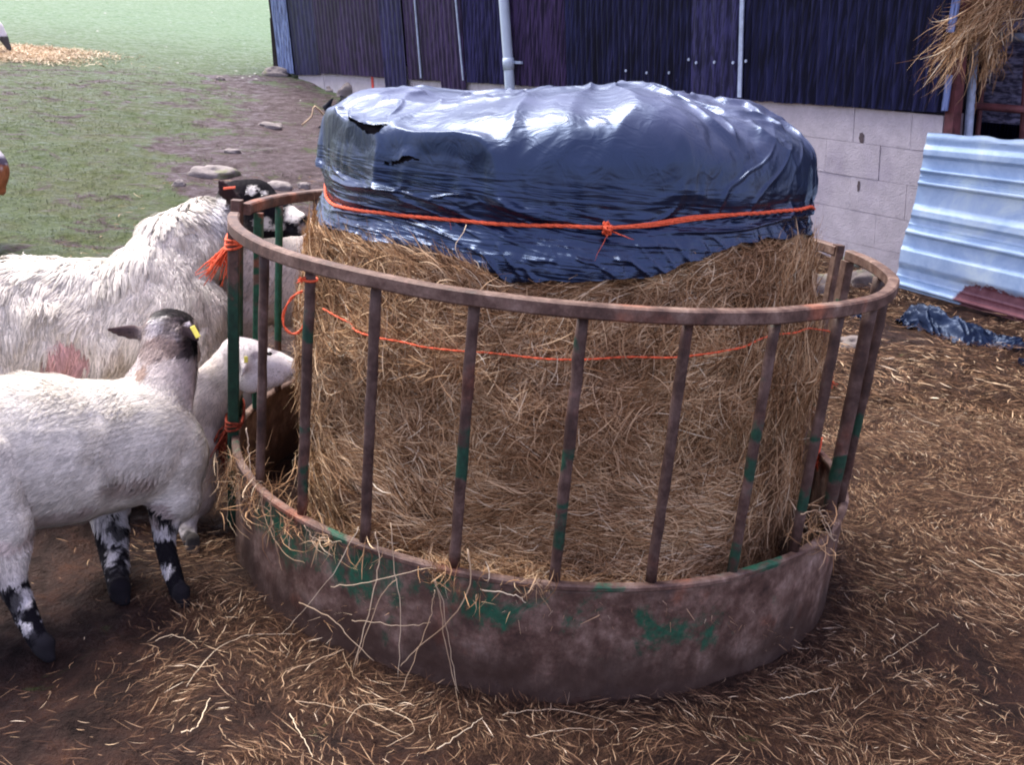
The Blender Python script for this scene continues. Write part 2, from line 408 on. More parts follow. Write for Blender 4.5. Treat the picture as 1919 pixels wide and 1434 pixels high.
def m_corr(name, a, b, streak, scale=1.0, ribs=True):
    t = NT(name); n = t.noise(26, 6, 0.7, (1, 1, 0.06)); n2 = t.noise(3, 4, 0.6, (1, 1, 0.25)); n3 = t.noise(40, 4, 0.6, (1, 1, 0.4))
    c = t.ramp(n2, [(0.35, a), (0.65, b)])
    c = t.mix(t.mask(n, 0.54, 0.80), c, streak)
    n5 = t.noise(55, 3, 0.6, (1, 1, 0.02) if ribs else (0.3, 0.3, 1)); c = t.mix(t.mask(n5, 0.40, 0.60), t.mix(1.0, c, (0.35, 0.35, 0.40), 'MULTIPLY'), t.mix(1.0, c, (1.35, 1.35, 1.35), 'MULTIPLY')); c = t.mix(t.mask(n3, 0.68, 0.80), c, tuple(min(1, v*2.2+0.03) for v in b))
    t.base(c); t.rough(0.5); t.spec(0.14); t.bump(n, 0.2, 0.004); return t.m
M_CNAVY = m_corr('navy_corrugated_sheet', (0.005, 0.006, 0.026), (0.013, 0.015, 0.056), (0.040, 0.038, 0.10))
M_CPURP = m_corr('purple_painted_sheet', (0.018, 0.010, 0.034), (0.040, 0.024, 0.076), (0.075, 0.055, 0.14))
M_CBLUE = m_corr('faded_blue_sheet', (0.09, 0.12, 0.26), (0.17, 0.23, 0.42), (0.42, 0.48, 0.62))
M_CMIX = m_corr('dark_indigo_sheet', (0.010, 0.010, 0.038), (0.026, 0.024, 0.085), (0.065, 0.062, 0.16))
M_PIPE = m_simple('pale_grey_pvc', (0.50, 0.60, 0.72), 0.4, 0.5, 4, 0.10, 0.05)
M_REDP = m_simple('red_oxide_steel', (0.12, 0.040, 0.045), 0.6, 0.4, 14, 0.5)
M_GALV = m_simple('pale_blue_galvanised_steel', (0.33, 0.40, 0.55), 0.45, 0.5, 18, 0.3)
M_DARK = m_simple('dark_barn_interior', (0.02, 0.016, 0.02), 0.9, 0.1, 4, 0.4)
M_WOOD = m_simple('dark_weathered_wood', (0.030, 0.024, 0.024), 0.85, 0.2, 30, 0.5)
def m_tin():
    t = NT('blue_white_galvanised_sheet'); n = t.noise(4, 6, 0.7, dist=0.5); n2 = t.noise(18, 6, 0.7)
    c = t.ramp(n, [(0.3, (0.26, 0.40, 0.60)), (0.5, (0.42, 0.57, 0.74)), (0.7, (0.62, 0.76, 0.80))])
    rust = t.ramp(n2, [(0.3, (0.11, 0.035, 0.045)), (0.7, (0.24, 0.10, 0.11))])
    a = t.n('ShaderNodeSeparateColor'); t.l(t.attr(), a.inputs[0])
    f = t.mask(t.math('ADD', a.outputs[0], t.math('MULTIPLY', t.math('SUBTRACT', n, 0.5), 0.9)), 0.47, 0.53)
    t.base(t.mix(f, c, rust)); t.rough(t.ramp(n2, [(0.3, (0.3,)*3), (0.7, (0.5,)*3)])); t.spec(0.5)
    t.b.inputs['Metallic'].default_value = 0.0; t.bump(n2, 0.2, 0.004); return t.m
M_TIN = m_tin()

# ================================================================== GROUND
def yard_masks(x, y):
    """muck / grass / path amounts over the ground"""
    nz = fbm(x*0.8, y*0.8, 0, 31, 3)
    # grass starts to the left and behind of the yard
    gd = np.maximum((-x - 2.3)*0.9 + (y-0.5)*0.45, (y - 6.0)*0.6 - (x+1.5)*0.5) + nz*0.9
    grass = sst(0.0, 2.0, gd)*0.70
    # muddy path from the yard up past the barn corner
    ax, ay, bx, by = -2.2, 5.0, -4.3, 11.5
    tt = np.clip(((x-ax)*(bx-ax)+(y-ay)*(by-ay))/((bx-ax)**2+(by-ay)**2), 0, 1)
    dp = np.hypot(x-(ax+tt*(bx-ax)), y-(ay+tt*(by-ay)))
    path = (1-sst(0.15, 1.3, dp + nz*0.6 + 0.25*fbm(x*3, y*3, 0, 33, 2)))
    far = sst(9.5, 16, y+0.25*(x+8))
    churn = sst(11.5, 9.0, np.abs(y+0.3*x-8.5)+nz*2)*0  # trodden band
    band = np.exp(-((y - 10.8 + 0.15*(x+8))/2.2)**2)
    grass = grass*(1-0.70*path) - 0.16*band + 0.55*far
    yard = 1-sst(0.0, 1.5, gd)
    bare = np.clip(0.9*path + 0.55*(1-yard), 0, 1)
    return np.clip(grass, 0, 1), bare, yard
def litter_density(x, y):
    g, b, yd = yard_masks(x, y); r = np.hypot(x, y)
    d = sst(-0.15, 0.75, fbm(x*1.6+3, y*1.6, 0, 41, 4)*1.7 + 0.75*sst(-0.6, 1.0, x) - 0.1) * yd
    d = d*(0.08+0.92*sst(-0.7, 0.75, x+0.25*(y+1.6)))
    d = np.maximum(d, 0.9*np.exp(-((r-0.99)/0.14)**2)*sst(-3.0, -0.6, x+0.3*y))
    for cx_, cy_, rr_ in ((-0.66, -0.98, 0.15), (-0.84, -0.60, 0.13), (-0.42, -1.22, 0.16)):
        d = np.maximum(d, 0.95*np.exp(-(((x-cx_)**2+(y-cy_)**2)/rr_**2))*sst(-.5, .3, noise(x*5, y*5, 0, 43)))
    return d
def build_ground():
    gx = np.sinh(np.linspace(-5.2, 5.2, 560))*1.35*0.75 + 0.0
    gx = gx/np.max(np.abs(gx))*75
    u = np.linspace(-2.55, 4.6, 620); gy = np.sinh(u)
    gy = gy/np.max(gy)*150
    X, Y = np.meshgrid(gx, gy)
    Z = terrain(X, Y)
    g, b, yd = yard_masks(X, Y)
    near = np.exp(-((np.hypot(X, Y)/12)**2))
    Z = Z + near*((0.016+0.014*sst(0.3, -0.8, X))*fbm(X*8, Y*8, 0, 11, 3) + 0.010*np.abs(noise(X*17, Y*17, 0, 13)))*(0.5+0.5*yd)
    V = np.stack([X, Y, Z], -1)
    C = np.stack([litter_density(X, Y), g, b], -1)
    o = mesh_np('ground', V, grid_q(len(gx), len(gy)), M_GROUND, col=C.reshape(-1, 3))
    tag(o, 'churned yard mud rising into a patchy green field', kind='structure')
build_ground()

def in_view(P, m=60):
    d = P-CP; z = d@FW; X = 959.5+F*(d@RT)/z; Y = 717-F*(d@UP)/z
    return (z > 0.3) & (X > -m) & (X < 1919+m) & (Y > -m) & (Y < 1434+m)

def build_litter():
    Vs, Qs, n0 = [], [], 0
    for (n, x0, x1, y0, y1, L0, L1, Wd, lift) in ((420000, -2.6, 3.2, -2.2, 1.6, 0.012, 0.060, 0.0012, 0.003), (110000, -3.0, 5.0, 1.4, 5.2, 0.03, 0.11, 0.0032, 0.010)):
        x = rng.uniform(x0, x1, n); y = rng.uniform(y0, y1, n)
        g, b, yd = yard_masks(x, y)
        r = np.hypot(x, y)
        dens = litter_density(x, y)
        dens = np.maximum(dens, 0.035)
        keep = (rng.random(n) < dens) & (r > 0.9)
        x, y = x[keep], y[keep]
        z = terrain(x, y)
        B = np.stack([x, y, z+rng.uniform(0.0, 0.028, len(x))+lift], -1)
        v = in_view(B); B = B[v]; x, y = x[v], y[v]
        m = len(B)
        th = fbm(x*2.2, y*2.2, 0, 51, 3)*5.0 + rng.normal(0, 0.5, m)
        D = np.stack([np.cos(th), np.sin(th), rng.normal(0, 0.16, m)], -1); D = unit(D)
        N = np.tile([0, 0, 1.0], (m, 1))
        L = rng.uniform(L0, L1, m)*rng.choice([0.7, 1, 1.6], m, p=[0.5, 0.4, 0.1])
        W = Wd*rng.uniform(0.5, 1.5, m)
        V, Q = strands(B, D, N, L, W, 4, 0.16)
        Vs.append(V); Qs.append(Q+n0); n0 += len(V)
    o = mesh_np('loose_litter', np.concatenate(Vs), np.concatenate(Qs), M_LITTER, smooth=False)
    tag(o, 'trodden brown straw and hay littering the yard mud', kind='stuff')
build_litter()

def build_grass():
    n = 200000
    # sample uniformly in the picture-facing wedge of the field
    r = 3.0 + 22*rng.random(n)**0.9; a = R(-3) + rng.uniform(R(-34), R(-2), n)
    x = CP[0] + r*np.sin(a); y = CP[1] + r*np.cos(a)
    g, b, yd = yard_masks(x, y)
    p = sst(20, 7, r)*sst(0.32, 0.7, g + fbm(x*2.5, y*2.5, 0, 61, 3)*0.7)
    k = (rng.random(n) < p*0.9)
    x, y, r = x[k], y[k], r[k]
    P = np.stack([x, y, terrain(x, y)], -1); v = in_view(P, 20); P = P[v]; r = r[v]; m = len(P)
    th = rng.uniform(0, 2*np.pi, m); tilt = rng.uniform(0.7, 1.5, m)
    D = np.stack([np.cos(th)*np.sin(tilt), np.sin(th)*np.sin(tilt), np.cos(tilt)], -1)
    N = unit(np.stack([-np.cos(th), -np.sin(th), 0*th+0.5], -1))
    L = rng.uniform(0.010, 0.028, m)*(1+r*0.02)
    W = 0.0016 + 0.0003*r
    V, Q = strands(P + D*L[:, None]*0.45, D, N, L, W, 3, 0.3)
    o = mesh_np('field_grass', V, Q, M_GRASS, smooth=False)
    tag(o, 'short cropped patchy grass growing over the muddy field', kind='stuff')
build_grass()

# ================================================================== RING FEEDER
RB = 0.874
feeder = thing('ring_feeder', (0, 0, 0), label='round rusty ring feeder with flaking green paint standing around the hay bale', category='livestock feeder')
def ring_prof(name, a0, a1, prof, mat, n=160, col=None, wob=0.0):
    """sweep a closed (r,z) profile along azimuths a0..a1 (radians, 0 = towards camera, + = right)"""
    A = np.linspace(a0, a1, n); prof = np.asarray(prof, float); k = len(prof)
    r = prof[:, 0][None, :] + wob*noise(A*6, 0.5, 0, 71)[:, None]; z = np.broadcast_to(prof[:, 1][None, :], r.shape) + wob*0.6*noise(A*4, 3.5, 0, 72)[:, None]
    V = np.stack([r*np.sin(A)[:, None], -r*np.cos(A)[:, None], z], -1).reshape(-1, 3)
    i = np.arange(n-1)[:, None]; j = np.arange(k)[None, :]; j2 = (j+1) % k
    Q = np.stack([i*k+j, (i+1)*k+j, (i+1)*k+j2, i*k+j2], -1).reshape(-1, 4)
    mb = MB(); mb.add(V, Q)
    cap = lambda s, rev: [(s+0, s+q, s+q+1, s+q+1) if not rev else (s+0, s+q+1, s+q, s+q) for q in range(1, k-1)]
    mb.add(V, cap(0, False)); mb.add(V, cap((n-1)*k, True))
    return mb
def rr(r0, r1, z0, z1, c=0.004):
    return [(r0+c, z0), (r1-c, z0), (r1, z0+c), (r1, z1-c), (r1-c, z1), (r0+c, z1), (r0, z1-c), (r0, z0+c)]
H = 0.926; HS = 0.300
A_L0, A_L1, A_R0, A_R1 = R(-76.5), R(-88), R(103.2), R(107.0)
ring_prof('top_rail', A_L0, A_R0, rr(0.872, 0.901, H-0.031, H), M_RUST, wob=0.004).build('top_rail', M_RUST, feeder, smooth=False)
ring_prof('top_rail', A_R1, 2*math.pi+A_L1+R(2), rr(0.870, 0.899, H-0.029, H+0.002), M_RUST, wob=0.004).build('top_rail', M_RUST, feeder, smooth=False)
def skirt(a0, a1):
    n, k = 420, 22
    A = np.linspace(a0, a1, n); z = np.concatenate([[-0.02], np.linspace(0.005, HS, k-1)])
    AA, ZZ = np.meshgrid(A, z)
    X0, Y0 = np.sin(AA), -np.cos(AA)
    dent = 0.004*noise(AA*5, ZZ*6, 0, 81) + 0.0018*fbm(AA*20, ZZ*20, 0, 82, 2)
    ro = 0.882 + dent + 0.004*np.exp(-((ZZ-0.01)/0.02)**2)
    Vo = np.stack([ro*X0, ro*Y0, ZZ], -1).reshape(-1, 3); ri = ro-0.004
    Vi = np.stack([ri*X0, ri*Y0, ZZ], -1).reshape(-1, 3)
    q = grid_q(n, k); nn = n*k
    Q = [q, q[:, ::-1]+nn]
    e = np.arange(n-1); Q.append(np.stack([e+nn, e+1+nn, e+1, e], -1))
    t0 = (k-1)*n; Q.append(np.stack([t0+e, t0+e+1, t0+e+1+nn, t0+e+nn], -1))
    v = np.arange(k-1)*n; Q.append(np.stack([v, v+n, v+n+nn, v+nn], -1)); v = v+n-1; Q.append(np.stack([v+nn, v+n+nn, v+n, v], -1))
    # paint patches: green survivors and pale worn dusting
    G = np.zeros(AA.shape); D = np.zeros(AA.shape)
    for (pxx, pyy, sa, sz, am) in ((560, 1000, 0.12, 0.05, .55), (640, 1035, 0.08, 0.05, .62), (720, 1075, 0.08, 0.05, .6), (815, 1110, 0.05, 0.03, .75), (925, 1140, 0.035, 0.045, .8), (910, 1110, 0.06, 0.03, .55),
                                   (735, 1170, 0.012, 0.05, .75), (1215, 1180, 0.05, 0.035, .62), (1255, 1190, 0.03, 0.03, .7), (1180, 1220, 0.05, 0.03, .5), (1320, 1150, 0.04, 0.02, .6), (1345, 1145, 0.05, 0.03, .4), (1100, 1160, 0.15, 0.03, .36), (700, 1120, 0.2, 0.04, .33)):
        a, zz = azz(cyl(pxx, pyy, 0.882)); G = np.maximum(G, 0.80*am*np.exp(-((AA-a+0.03*noise(AA*9, ZZ*14, 0, 84))/(2.1*sa))**2-((ZZ-zz+0.03*noise(AA*7, ZZ*9, 0, 85))/(1.7*sz))**2))
    G = np.maximum(G, 0.44*sst(0.10, 0.22, ZZ)*sst(R(25), R(-5), AA)*sst(R(-75), R(-50), AA)); G = np.maximum(G, 0.42*np.exp(-((AA-R(24))/R(15))**2-((ZZ-0.17)/0.07)**2))
    for (pxx, pyy, sa, sz, am) in ((1400, 1120, 0.22, 0.08, .38), (1500, 1080, 0.2, 0.1, .42), (600, 1150, 0.12, 0.08, .3), (1000, 1250, 0.3, 0.05, .3)):
        a, zz = azz(cyl(pxx, pyy, 0.882)); D = np.maximum(D, am*np.exp(-((AA-a)/sa)**2-((ZZ-zz)/sz)**2))
    rim_g = 0.45*np.exp(-((ZZ-0.24)/0.03)**2)*sst(0.0, 0.6, noise(AA*7, 0.2, 0, 83)); G = np.maximum(G, rim_g*(AA > R(60)))
    C = np.stack([D, G, 0*G], -1).reshape(-1, 3)
    return mesh_np('skirt', np.concatenate([Vo, Vi]), np.concatenate(Q), M_SKIRT, feeder, col=np.concatenate([C, C*0.4]))
skirt(A_L0-R(4), A_R0+R(1)); skirt(A_R1-R(1), 2*math.pi+A_L0-R(4.5))
ring_prof('skirt_rim', A_L0-R(4), A_R0+R(1), rr(0.868, 0.890, HS-0.006, HS+0.010, 0.004), M_RUST, wob=0.004).build('skirt_rim', M_RUSTG, feeder, smooth=False)
ring_prof('skirt_rim', A_R1-R(1), 2*math.pi+A_L0-R(4.5), rr(0.868, 0.890, HS-0.006, HS+0.010, 0.004), M_RUST, wob=0.004).build('skirt_rim', M_RUSTG, feeder, smooth=False)
def bar(az, rad, mat, azb=None):
    a, b = R(az), R(azb if azb is not None else az)
    P0 = np.array([RB*math.sin(a), -RB*math.cos(a), H-0.030]); P1 = np.array([0.870*math.sin(b), -0.870*math.cos(b), HS+0.004])
    t = np.linspace(0, 1, 14)[:, None]; P = P0*(1-t)+P1*t
    P[1:-1] += rng.normal(0, 0.0007, (12, 3))
    MB().tube(P, rad*(1+rng.normal(0, .03, 14)), 12).build('bar', mat, feeder)
for az, azb, rad, m in ((-50.5, -52, .0118, M_RUST), (-37.3, -38.3, .0125, M_RUSTG), (-24.8, -25.0, .0122, M_RUST), (-10.3, -10.4, .0122, M_RUSTG), (3.9, 4.1, .0122, M_RUSTG), (18.0, 18.3, .0120, M_RUST),
                        (32.0, 32.2, .0120, M_RUSTG), (46.0, 46.6, .0125, M_RUSTG), (57.5, 58.5, .0165, M_RUSTG), (72, 73, .0135, M_RUSTG), (86, 86, .012, M_RUST),
                        (-101.5, -101.5, .0115, M_GREEN), (-115, -115, .0115, M_RUST), (-129, -129, .0115, M_RUSTG), (-143, -143, .0115, M_RUST), (-157, -157, .0115, M_RUST), (-171, -171, .0115, M_RUST), (175, 175, .0115, M_RUST), (161, 161, .0115, M_RUST), (147, 147, .0115, M_RUST), (133, 133, .0115, M_RUST), (120, 120, .0115, M_RUST)):
    bar(az, rad, {M_RUST: M_BAR, M_RUSTG: M_BARG}.get(m, m), azb)
def post(az, r, half_t, half_r, z0, z1, mat):
    a = R(az); er = np.array([math.sin(a), -math.cos(a), 0]); et = np.array([math.cos(a), math.sin(a), 0])
    V = MB(); c = 0.003
    prof = [(-half_t+c, -half_r), (half_t-c, -half_r), (half_t, -half_r+c), (half_t, half_r-c), (half_t-c, half_r), (-half_t+c, half_r), (-half_t, half_r-c), (-half_t, -half_r+c)]
    zs = np.linspace(z0, z1, 12); pts = [er*(r+q)+et*p+np.array([0, 0, zz]) for zz in zs for p, q in prof]
    Q = [(i*8+j, i*8+(j+1) % 8, (i+1)*8+(j+1) % 8, (i+1)*8+j) for i in range(11) for j in range(8)]
    V.add(pts, Q); V.add(pts, [(88, 88+q, 88+q+1, 88+q+1) for q in range(1, 7)])
    V.build('joint_post', mat, feeder, smooth=False)
M_POST = m_rust('post_green_and_rust', 0.0, dark=0.6, zgreen=0.74)
post(-85.5, 0.906, 0.017, 0.0145, 0.0, H+0.012, M_POST)
post(-74.5, 0.888, 0.0145, 0.015, 0.012, H-0.004, M_POST)
post(-89.5, 0.862, 0.012, 0.012, HS, H-0.028, M_GREEN)
post(107.3, 0.884, 0.016, 0.013, 0.0, H+0.004, M_RUST)
post(102.0, 0.874, 0.020, 0.013, 0.0, H-0.03, M_RUSTG)

# ================================================================== HAY BALE
BT = np.array([-0.012, 0.0]); BB = np.array([0.03, 0.0])
def bale_c(z): t = np.clip(z/1.2, 0, 1)[..., None]; return BB*(1-t)+BT*t
def bale_r(az, z):
    t = np.clip(z/1.2, 0, 1)
    r = 0.700 - 0.062*sst(0.55, 1.0, t)
    f = np.asarray(az)
    r = r + 0.014*fbm(f*2.5, z*4, 0, 91, 3) + 0.010*fbm(f*9, z*16, 0, 92, 2)
    led = 0.66 + 0.06*noise(f*2.2, 1.5, 0, 93)             # sagging ledge of loosened hay with a hollow beneath
    r = r + 0.024*fbm(f*5+3, z*9, 0, 96, 3) - 0.022*np.clip(1-4*np.abs(noise(f*2.2, z*7.5, 0, 97)), 0, 1) + 0.042*np.exp(-((z-led)/0.060)**2)*(0.5+0.5*noise(f*3, 4.4, 0, 94)) - 0.045*np.exp(-((z-led+0.14)/0.05)**2)*np.clip(0.5+0.8*noise(f*2.5, 7.7, 0, 95), 0, 1)
    return r - 0.050*sst(-0.02, 0.03, z-hemf(f))
def bale_pt(az, z, off=0.0):
    az = np.asarray(az, float); z = np.asarray(z, float)
    r = bale_r(az, z)+off; c = bale_c(z)
    return np.stack([c[..., 0]+r*np.sin(az), c[..., 1]-r*np.cos(az), z], -1)
def bale_azz(x, y, rad=0.70):
    z = 0.6
    for _ in range(4):
        c = bale_c(np.array(z)); rad_ = 0.700-0.062*sst(0.55, 1.0, z/1.2)+(rad-0.70)
        P = cyl(x, y, rad_, c[0], c[1]); z = P[2]
    return azz(P, c[0], c[1])
def build_bale():
    n, k = 420, 180
    A = np.linspace(0, 2*np.pi, n, endpoint=False); z = np.linspace(-0.02, 1.14, k)
    AA, ZZ = np.meshgrid(A, z); V = bale_pt(np.where(AA > np.pi, AA-2*np.pi, AA), ZZ)
    # seam-safe noise: blend back to plain radius behind
    V = V.reshape(-1, 3); Q = [grid_q(n, k, True)]
    # crown
    rad = np.linspace(1, 0, 14)[1:]
    top = V[-n:]; ctr = top.mean(0); vs = [V]; last = (k-1)*n; cnt = len(V)
    for q in rad:
        ring = ctr+(top-ctr)*max(q, 0.02); ring[:, 2] = 1.14+0.07*(1-q**2.2); vs.append(ring)
        e = np.arange(n); Q.append(np.stack([last+e, last+(e+1) % n, cnt+(e+1) % n, cnt+e], -1)); last = cnt; cnt += n
    V1 = np.concatenate(vs); Q1 = np.concatenate(Q)
    Vs, Qs, M, n0 = [V1], [Q1], [np.zeros(len(Q1))], len(V1)
    def addS(m, a0, a1, z0, z1, Lr, Wr, tiltsd, outward, bend, horiz=True, ofs=(0.0, 0.016)):
        nonlocal n0
        az = rng.uniform(a0, a1, m); zz = rng.uniform(z0, z1, m); k_ = zz < hemf(az)-(0.035 if not horiz else 0.004); az, zz = az[k_], zz[k_]; m = len(az)
        B = bale_pt(az, zz, 0.0) ; er = np.stack([np.sin(az), -np.cos(az), 0*az], -1); et = np.stack([np.cos(az), np.sin(az), 0*az], -1)
        B = B + er*rng.uniform(ofs[0], ofs[1], m)[:, None]
        base = fbm(az*3.2, zz*5, 0, 101, 3)*(1.1 if horiz else 0.7) + (0 if horiz else math.pi/2)
        th = base + rng.normal(0, tiltsd, m)
        D = unit(et*np.cos(th)[:, None] + np.array([0, 0, 1.0])*np.sin(th)[:, None] + er*rng.normal(0, outward, m)[:, None])
        L = rng.uniform(*Lr, m); W = rng.uniform(*Wr, m)
        Vv, Qq = strands(B, D, er, L, W, 5, bend, 0.0)
        Vs.append(Vv); Qs.append(Qq+n0); M.append(np.ones(len(Qq))); n0 += len(Vv)
    addS(95000, R(-115), R(115), 0.0, 1.12, (0.03, 0.14), (0.0009, 0.0022), 0.30, 0.06, 0.22)
    addS(11000, R(-115), R(115), 0.0, 1.12, (0.04, 0.12), (0.0010, 0.0022), 0.8, 0.14, 0.25, ofs=(0.005, 0.022))
    addS(9000, R(-115), R(115), 0.45, 0.80, (0.04, 0.12), (0.0010, 0.0024), 0.8, 0.22, 0.32, ofs=(0.0, 0.03))
    addS(1300, R(-115), R(115), 0.0, 1.12, (0.03, 0.11), (0.0022, 0.0036), 0.9, 0.12, 0.25, ofs=(0.008, 0.022))
    addS(10000, R(-115), R(115), 0.5, 1.1, (0.04, 0.12), (0.0012, 0.0024), 0.5, 0.12, 0.3, False, (0.0, 0.03))
    addS(3500, R(40), R(115), 0.2, 1.1, (0.06, 0.2), (0.0014, 0.0028), 0.4, 0.12, 0.6, False, (0.005, 0.035))
    addS(1500, R(-115), R(-55), 0.2, 1.1, (0.06, 0.16), (0.0014, 0.0028), 0.4, 0.14, 0.6, False, (0.005, 0.03))
    addS(6000, R(115), R(245), 0.0, 1.12, (0.05, 0.16), (0.002, 0.004), 0.6, 0.10, 0.5)
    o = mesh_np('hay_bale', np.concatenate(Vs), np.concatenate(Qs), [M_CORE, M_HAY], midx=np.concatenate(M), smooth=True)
    tag(o, 'big round bale of loose brown hay inside the ring feeder, under the black plastic', 'hay bale')

# loose hay filling the trough between bale and skirt
def build_trough():
    n, k = 300, 10
    A = np.linspace(R(-56), R(62), n); rr_ = np.linspace(0.64, 0.872, k)
    AA, RR = np.meshgrid(A, rr_)
    top = 0.02+0.23*np.exp(-((AA-R(8))/R(34))**4) + 0.03*fbm(AA*6, RR*10, 0, 111) + 0.35*(0.80-RR)*np.exp(-((AA-R(10))/R(45))**2)
    V = np.stack([RR*np.sin(AA), -RR*np.cos(AA), top], -1).reshape(-1, 3)
    Vs, Qs, M, n0 = [V], [grid_q(n, k)], [np.zeros((n-1)*(k-1))], len(V)
    m = 9000
    az = rng.uniform(R(-44), R(52), m); r = rng.uniform(0.66, 0.862, m)
    z = 0.03+0.23*np.exp(-((az-R(8))/R(34))**4)+0.03*fbm(az*6, r*10, 0, 111)+0.35*(0.80-r)*np.exp(-((az-R(10))/R(45))**2)+rng.uniform(-.01, .02, m)
    B = np.stack([r*np.sin(az), -r*np.cos(az), z], -1); th = rng.uniform(0, 6.28, m)
    et = np.stack([np.cos(az), np.sin(az), 0*az], -1)
    D = unit(et + 0.5*rng.normal(0, 1, (m, 3)))
    L = np.minimum(rng.uniform(0.03, 0.12, m), 0.12)
    Vv, Qq = strands(B, D, np.tile([0, 0, 1.0], (m, 1)), L, rng.uniform(.0012, .0025, m), 5, 0.5)
    Vs.append(Vv); Qs.append(Qq+n0); M.append(np.ones(len(Qq)))
    o = mesh_np('trough_hay', np.concatenate(Vs), np.concatenate(Qs), [M_CORE, M_HAY], midx=np.concatenate(M))
    tag(o, 'loose fallen hay filling the feeder between bale and steel skirt', kind='stuff')
build_trough()

# ================================================================== PLASTIC SHEET
def curve_azz(pts, rad=0.70, back=None):
    a = [bale_azz(x, y, rad) for x, y in pts]; a.sort()
    return np.array([q[0] for q in a]), np.array([q[1] for q in a])
hem_a, hem_z = curve_azz([(600, 425), (640, 435), (700, 452), (760, 463), (850, 484), (905, 503), (960, 526), (1080, 530), (1135, 527), (1210, 518), (1320, 482), (1400, 455), (1440, 443), (1500, 441)], 0.72)
rope_a, rope_z = curve_azz([(612, 383), (700, 399), (800, 410), (900, 418), (1000, 424), (1140, 427), (1220, 421), (1300, 411), (1400, 400), (1500, 387)], 0.712)
def hemf(a):
    back = 0.96+0.015*noise(a*4, 2.2, 0, 121)
    w_ = sst(R(62), R(95), np.abs(a)); return np.interp(a, hem_a, hem_z)*(1-w_)+back*w_ + 0.006*noise(a*14, 0.3, 0, 122)+0.002*noise(a*55, 0.3, 0, 123)
def ropef(a):
    w_ = sst(R(62), R(95), np.abs(a)); return np.interp(a, rope_a, rope_z)*(1-w_)+1.035*w_
ZS = 1.075
LFX = np.linspace(-1.0, 1.0, 201); LFY = np.interp(LFX, [-.65, -.3, 0.0, .15, .45, .65], [0.005, -.030, .015, .022, .016, -.005])
for _ in range(60): LFY[1:-1] = (LFY[:-2]+2*LFY[1:-1]+LFY[2:])/4
build_bale()
def tarp_pt(A, T):
    """T in [0,1] crown -> shoulder, [1,2] shoulder -> hem"""
    zt = np.where(T < 1, 0, 0)
    phi = (1-np.clip(T, 0, 1))*np.pi/2
    R0 = 0.652; nn = 4.0
    rho = R0*np.cos(phi)**(2/nn); lft = np.interp(rho*np.sin(A), LFX, LFY)*sst(1.0, 0.55, T); zc = ZS + 0.22*np.sin(phi)**(2/nn) + lft
    s = np.clip(T-1, 0, 1); hem = hemf(A); zr = ropef(A)
    z = np.where(T < 1, zc, ZS-(ZS-hem)*s); r = np.where(T < 1, rho, R0)
    below = sst(0.0, 0.10, zr-z)*(T >= 1)
    # side shape: cinched by the twine, flared below it
    cin = np.exp(-((z-zr)/0.018)**2)
    r = r - 0.008*cin*(T > 0.97) + (0.030*below)
    side = sst(0.93, 1.1, T)
    cx, cy = -0.008, 0.0
    X, Y = r*np.sin(A), -r*np.cos(A)
    # crown relief: large crumples and ridges
    wx = X + 0.10*noise(X*3, Y*3, 0, 131); wy = Y + 0.10*noise(X*3+9, Y*3, 0, 132)
    rid = lambda q: 1-np.sqrt(q*q+0.0025)*2
    crown = 0.008*noise(wx*5, wy*5, 0, 133) + 0.010*np.clip(rid(noise(wx*5.5+3, wy*4, 0, 134)), 0, 1)**2 + 0.009*np.clip(rid(noise(wx*12, wy*10, 0, 135)), 0, 1)**2 + 0.0022*fbm(wx*22, wy*22, 0, 136, 2)
    crown = crown*(1+1.3*sst(-0.05, 0.4, X))*(1-sst(0.9, 1.15, T))
    # gathers running over the shoulder
    Aw = A + 0.10*noise(A*3, T*3, 0, 137)
    sh = np.exp(-((T-0.86)/0.30)**2)
    Aw = Aw+0.35*(T-0.9)*noise(A*2.2, 3.3, 0, 150)*2; g = 0.034*np.clip(rid(noise(Aw*2.4, T*1.8, 0, 138)), 0, 1)**1.5 + 0.010*np.clip(rid(noise(Aw*7+T*5, T*3.5, 0, 139)), 0, 1)**1.8*sst(-.3, .4, noise(A*2, T*2, 0, 149)) + 0.003*noise(Aw*28, T*6, 0, 140)
    gz = sh*g
    # horizontal drag creases on the side
    cz = z - zr
    slant = 0.05*np.sin(A*2.1+0.6)+0.03*noise(A*2, 1.1, 0, 141)
    hz = z + slant*0.8
    hr = 0.012*np.clip(rid(noise(A*1.5, hz*17, 0, 142)), 0, 1)**1.7 + 0.0065*np.clip(rid(noise(A*2.6+5, hz*38+A*1.5, 0, 143)), 0, 1)**1.7 + 0.003*np.clip(rid(noise(A*6, hz*75, 0, 156)), 0, 1)
    msk = side*(0.35+0.65*sst(0.20, 0.04, cz))*(1-below*0.8)*(0.45+0.55*sst(-0.4, 0.4, noise(A*2.4, z*3, 0, 144)+0.5*np.exp(-((A-R(22))/R(14))**2)+0.4*np.exp(-((A+R(50))/R(14))**2)))
    # skirt of the sheet below the twine: slack pleats
    pl = below*(0.012*noise(A*9+1, z*2, 0, 145)+0.007*np.clip(rid(noise(A*16+z*22, z*14, 0, 146)), 0, 1)**2 + 0.005*fbm(A*30, z*30, 0, 147, 2))
    dr = hr*msk + pl + 0.004*side*noise(A*4, z*6, 0, 148)
    r2 = r + dr + gz*side*0.8 + gz*0.5*(T < 1.1)*sst(0.6, 1, T)
    zz = z + crown + gz*(1-side)*0.6
    P = np.stack([cx+r2*np.sin(A), cy-r2*np.cos(A), zz], -1)
    return P
